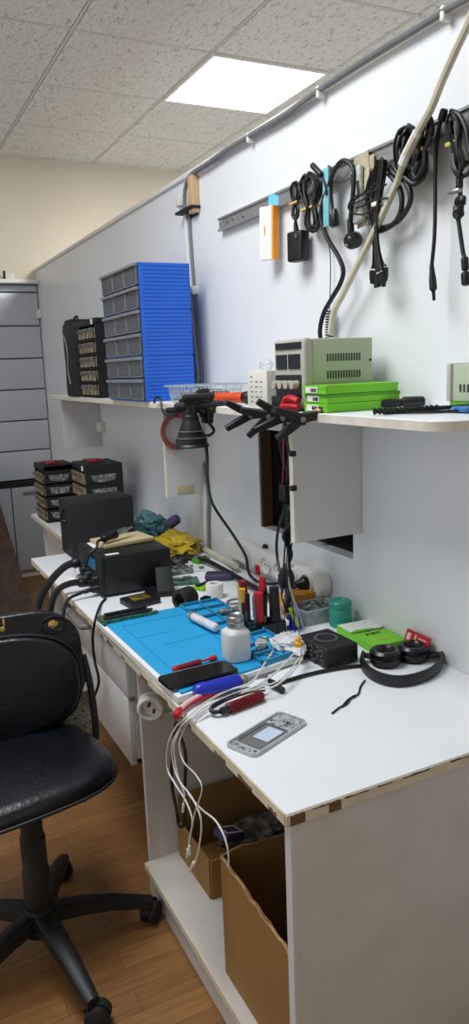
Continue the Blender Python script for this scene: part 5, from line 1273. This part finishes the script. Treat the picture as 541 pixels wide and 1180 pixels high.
for i, p_ in enumerate(cen):
    t = (cen[min(i+1, len(cen)-1)]-cen[max(i-1, 0)]).normalized(); s_ = V((-t.y, t.x, 0))
    if s_.dot(cc-p_) < 0: s_ = -s_
    rings.append([b.verts.new(p_+s_*a+V((0, 0, h))) for a, h in ((0, .002), (-.001, .010), (-.001, .02), (.001, .028), (.005, .029), (.0085, .026), (.009, .015), (.0085, .004), (.005, .001))])
for A, B in zip(rings, rings[1:]):
    for k in range(9): b.faces.new((A[k], A[(k+1) % 9], B[(k+1) % 9], B[k]))
b.faces.new(rings[0]); b.faces.new(rings[-1]); bmesh.ops.recalc_face_normals(b, faces=b.faces)
part('headband', MB().add(b), 'black', hpn)
for c_, e_ in ((cl_, cen[0]), (cr_, cen[-1])):
    m_ = (c_+e_)/2
    part('yoke', MB().tube([e_+V((0, 0, .018)), m_+V((0, .012, .016)), c_+V((0, .036, .014))], .006).tube([e_+V((0, 0, .018)), m_+V((0, -.012, .014)), c_+(e_-c_).normalized()*.036+V((0, 0, .012))], .006), 'blackmatte', hpn)
p_ = at(512, 762, z=D)
part('arm_plate', MB().tube([cen[-1]+V((0, 0, .02)), cen[-1]+V((.01, .005, .016)), cen[-1]+V((.012, -.015, .006))], .006), 'cableg', hpn)

# ---- power strip on the partition
st0, st1 = at(383, 680, x=W).y-.004, at(270, 640, x=W).y
zc = .79
pst = thing('power_strip', 'white wall mounted power strip with round sockets above the worktop', 'power strip', (W-.02, 2.0, zc-.035))
oln = rrect(st1-st0, .075, .034, 8, (st0+st1)/2, zc)
mtp = Matrix(((0, 0, -1, W-.0005), (1, 0, 0, 0), (0, 1, 0, 0), (0, 0, 0, 1)))
part('body', MB().prism(oln, .042, mtp, bev=.008, seg=3), 'whiteplastic', pst)
for k in range(4):
    yy = st0+.07+k*.085
    s_ = part('socket', MB().lathe([(.030, .0), (.030, .012), (.0265, .012), (.0255, .004), (0, .004)], zaxis((W-.041, yy, zc), (-1, 0, 0)), 28), 'whiteplastic', pst)
    part('contact', MB().cyl((W-.0465, yy-.01, zc), (W-.044, yy-.01, zc), .003).cyl((W-.0465, yy+.01, zc), (W-.044, yy+.01, zc), .003), 'ink', s_)
rs_ = at(297, 657, x=W-.045)
part('switch', MB().box((W-.045, rs_.y, rs_.z), (.010, .026, .034), bev=.003), 'red', pst)
p_ = at(372, 682, x=W)
sc0 = V((W-.042, st0+.07, zc))
pk = thing('mains_plug', 'black mains plug with its cable pushed in the nearest socket of the power strip', 'plug', sc0)
part('plug', MB().lathe([(0, .005), (.02, .005), (.021, .02), (.014, .03), (.009, .045), (0, .047)], zaxis(sc0, (-1, .1, 0)), 22).rod(sc0+V((-.035, 0, 0)), sc0+V((-.038, .045, -.004)), .007), 'black', pk)
part('cord', MB().tube([sc0+V((-.038, .04, -.004))]+wpath([(341, 682), (335, 660), (333, 640), (331, 610, 1.12), (329, 588, 1.07)], 1.145), .0048), 'cable', pk)
# wall switch
p_ = at(306, 634, x=W-.006)
solo('wall_switch', MB().box((W-.005, p_.y, p_.z), (.012, .022, .04), bev=.003).box((W-.013, p_.y, p_.z+.006), (.006, .014, .018), bev=.002), 'black', 'small black switch on the partition left of the cable bundle', 'switch')
# beige hose behind items
solo('ivory_hose', MB().tube([V((q.x, q.y, max(q.z, D+.0125))) for q in (at(232, 642, x=W-.02), at(250, 645, x=W-.03), at(262, 650, x=W-.035), at(272, 652, x=W-.06))], .012), 'cablei', 'ivory cable sleeve running along the foot of the partition to the power strip', 'cable')
# black cable behind the items
solo('black_lead', MB().tube([(.89, 2.44, D+.03), (.95, 2.52, D+.012)]+dpath([(205, 641, D+.015), (232, 644, D+.02), (256, 655, D+.02), (285, 672, D+.02), (305, 684, D+.02), (318, 694, D+.03)], D), .009), 'cable', 'thick black cable running from the soldering station behind the tape roll', 'cable')
# adapter and cable bundle under the shelf
ap = at(330, 568, x=1.04)
ab = thing('cable_bundle', 'bundle of thin black cables hanging under the shelf from a small black box', 'cable', ap)
part('box', MB().box(ap, (.03, .036, .046), bev=.004), 'black', ab)
bm2 = MB()
for k in range(11):
    a = random.uniform(-1, 1); c = random.uniform(-1, 1)
    xx = 1.05+.02*c
    bm2.tube([at(330+3*a, 580, x=1.04), at(333+5*a, 598, x=xx), at(332+7*c, 618, x=xx+.02), at(333+5*a, 640, x=1.06+.02*a), at(329+6*c, 662, x=1.05+.02*a), at(330+5*a, 685, x=1.03+.02*c), at(333+6*c, 706, x=1.0+.02*a)], .0028, n=6)
part('cords', bm2, 'cable', ab)
part('cord', MB().tube([at(331, 580, x=1.04), at(322, 605, x=1.06), at(319, 630, x=1.08), at(322, 655, x=1.07), at(330, 672, x=1.06)], .0045), 'cable', ab)
part('wrap', MB().blob(at(330, 668, x=1.04), (.022, .022, .04), .15, 2, 3), 'cable', ab)
part('lead', MB().tube([ap+V((0, 0, .02)), at(333, 530, x=1.0), at(331, 505, x=.95), V((.925, at(330, 490, x=.925).y, S-.0)), V((.95, at(330, 490, x=.925).y, S+.01))], .004), 'cable', ab)
for a_, b_, m_ in ((346, 736, 'cableg'), (321, 742, 'cablew'), (341, 738, 'cable'), (327, 738, 'cable'), (350, 724, 'cableg')):
    part('loose_wire', MB().tube([at(331, 640, x=1.05), at(331+(a_-333)*.2, 675, x=1.03), at(333+(a_-333)*.7, 706, x=1.0), at(a_, b_, x=.985)], .002, n=6), m_, ab)
part('red_wire', MB().tube([ap+V((-.005, .01, .02)), at(327, 530, x=1.0), at(327, 500, x=.94), V((.92, at(327, 486, x=.92).y, S+.005)), V((.94, at(330, 478, x=.93).y, S+.012))], .0022), 'red', ab, 'red wire')
a2 = at(339, 610, x=1.08)
solo('black_adapter', MB().box(a2, (.03, .034, .075), bev=.006), 'black', 'flat black adapter hanging behind the cable bundle below the bracket panel', 'adapter')
e2 = thing('cable_clips', 'pair of small black clips on the edge of the near bracket panel', 'clip', at(336, 545, y=1.64))
for py in (523, 563):
    p_ = at(336, py, y=1.643); part('clip', MB().box((.981, 1.644, p_.z), (.016, .012, .014), bev=.002), 'black', e2)
hc = at(307, 530, x=W+.02)
solo('dark_cable', MB().tube([(W+.05, 2.17, 1.21), (W+.03, 2.10, 1.12), (W+.02, 2.0, 1.05), (W+.03, 1.92, .98), (W+.03, 1.88, .906)], .012), 'cable', 'thick black cable inside the dark cut out of the partition', 'cable')

# ---- middle clutter
p_ = at(252, 691, z=D); tc_ = V((p_.x, p_.y+.027, D))
solo('tape_roll', MB().lathe([(.014, 0), (.027, 0), (.028, .002), (.028, .046), (.027, .048), (.014, .048), (.014, 0)], Matrix.Translation(tc_), 32), 'whitecard', 'white tape roll standing behind the blue mat', 'tape roll')
p_ = at(219, 704, z=D); mc = V((p_.x, p_.y+.03, D+.033))
solo('black_roll', MB().lathe([(.02, 0), (.031, 0), (.033, .003), (.033, .052), (.031, .055), (.02, .055), (.02, 0)], zaxis(mc+V((-.026, -.012, 0)), (.9, .42, 0)), 32), 'blackmatte', 'black roll lying on its side behind the blue mat', 'roll')
p_ = at(238, 699, z=D)
solo('black_cube', MB().box((0, 0, .014), (.03, .022, .026), Matrix.Translation((p_.x+.005, p_.y+.015, D)) @ Matrix.Rotation(.5, 4, 'Z'), bev=.002).box((0, 0, .028), (.012, .012, .004), Matrix.Translation((p_.x+.005, p_.y+.015, D)) @ Matrix.Rotation(.5, 4, 'Z'), bev=.001), 'black', 'small black cube between the black roll and the white tape roll', 'cube')
p_ = at(262, 672, z=D)
pu = thing('purple_pouch', 'dark purple zipped pouch behind the white tape roll', 'pouch', (p_.x, p_.y, D))
mt = Matrix.Translation((p_.x, p_.y+.06, D)) @ Matrix.Rotation(-.5, 4, 'Z')
part('pouch', MB().box((0, 0, .012), (.10, .06, .024), mt, bev=.009, seg=4), 'purple', pu); part('zip', MB().box((0, 0, .0245), (.085, .005, .003), mt, bev=.001), 'cable', pu)
rnd = random.Random(3)
for k, (px, py, w_, d_, m_, lab) in enumerate(((214, 672, .09, .06, 'pcb', 'green circuit board lying behind the black roll'), (205, 660, .10, .07, 'pcbgrey', 'grey electronics module beside the soldering station'), (222, 657, .09, .06, 'whitebag', 'clear white blister tray among the loose electronics'), (234, 678, .06, .05, 'greenyellow', 'lime green card among the loose electronics behind the tape roll'), (232, 648, .06, .04, 'greend', 'dark green small card near the foot of the wall cables'), (205, 650, .07, .05, 'black', 'small black module between the yellow bag and the electronics'))):
    p_ = at(px, py, z=D); mt = Matrix.Translation((p_.x, p_.y, D)) @ Matrix.Rotation(rnd.uniform(-.6, .6), 4, 'Z')
    t = thing('electronic_module', lab, 'electronic part', (p_.x, p_.y, D), group='loose electronics behind the mat')
    hgt = rnd.uniform(.006, .02)
    part('board', MB().box((0, 0, hgt/2), (w_, d_, hgt), mt, bev=.0015, seg=1), m_, t)
    cm = MB()
    for j in range(6): 
        hh = rnd.uniform(.003, .010); cm.box((rnd.uniform(-.36, .36)*w_, rnd.uniform(-.3, .3)*d_, hgt+hh/2), (rnd.uniform(.008, .02), rnd.uniform(.006, .015), hh), mt, bev=.0008, seg=1)
    part('components', cm, ('parts', 'parts', 'pcbgrey', 'black', 'pcbgrey', 'parts')[k], t)

# ================================================================== LIGHT
def area(name, loc, size, power, col=(1, 1, 1), rot=(0, 0, 0)):
    l = bpy.data.lights.new(name, 'AREA'); l.shape = 'SQUARE'; l.size = size; l.energy = power; l.color = col
    o = bpy.data.objects.new(name, l); C.objects.link(o); o.location = loc; o.rotation_euler = rot; return o
area('ceiling_panel_lamp', (.02, 1.79, CZ-.02), 1.0, 46, (.95, .97, 1))
area('ceiling_panel_lamp', (1.98, 3.74, CZ-.02), .6, 40, (1, .99, .96))
w = bpy.data.worlds.new('world'); bpy.context.scene.world = w; w.use_nodes = True
bg = w.node_tree.nodes['Background']; bg.inputs['Color'].default_value = (.94, .97, 1, 1); bg.inputs['Strength'].default_value = .8
sc = bpy.context.scene
sc.view_settings.view_transform = 'Standard'; sc.view_settings.look = 'None'; sc.view_settings.gamma = 1; sc.view_settings.use_curve_mapping = False
sc.view_settings.exposure = 0.0
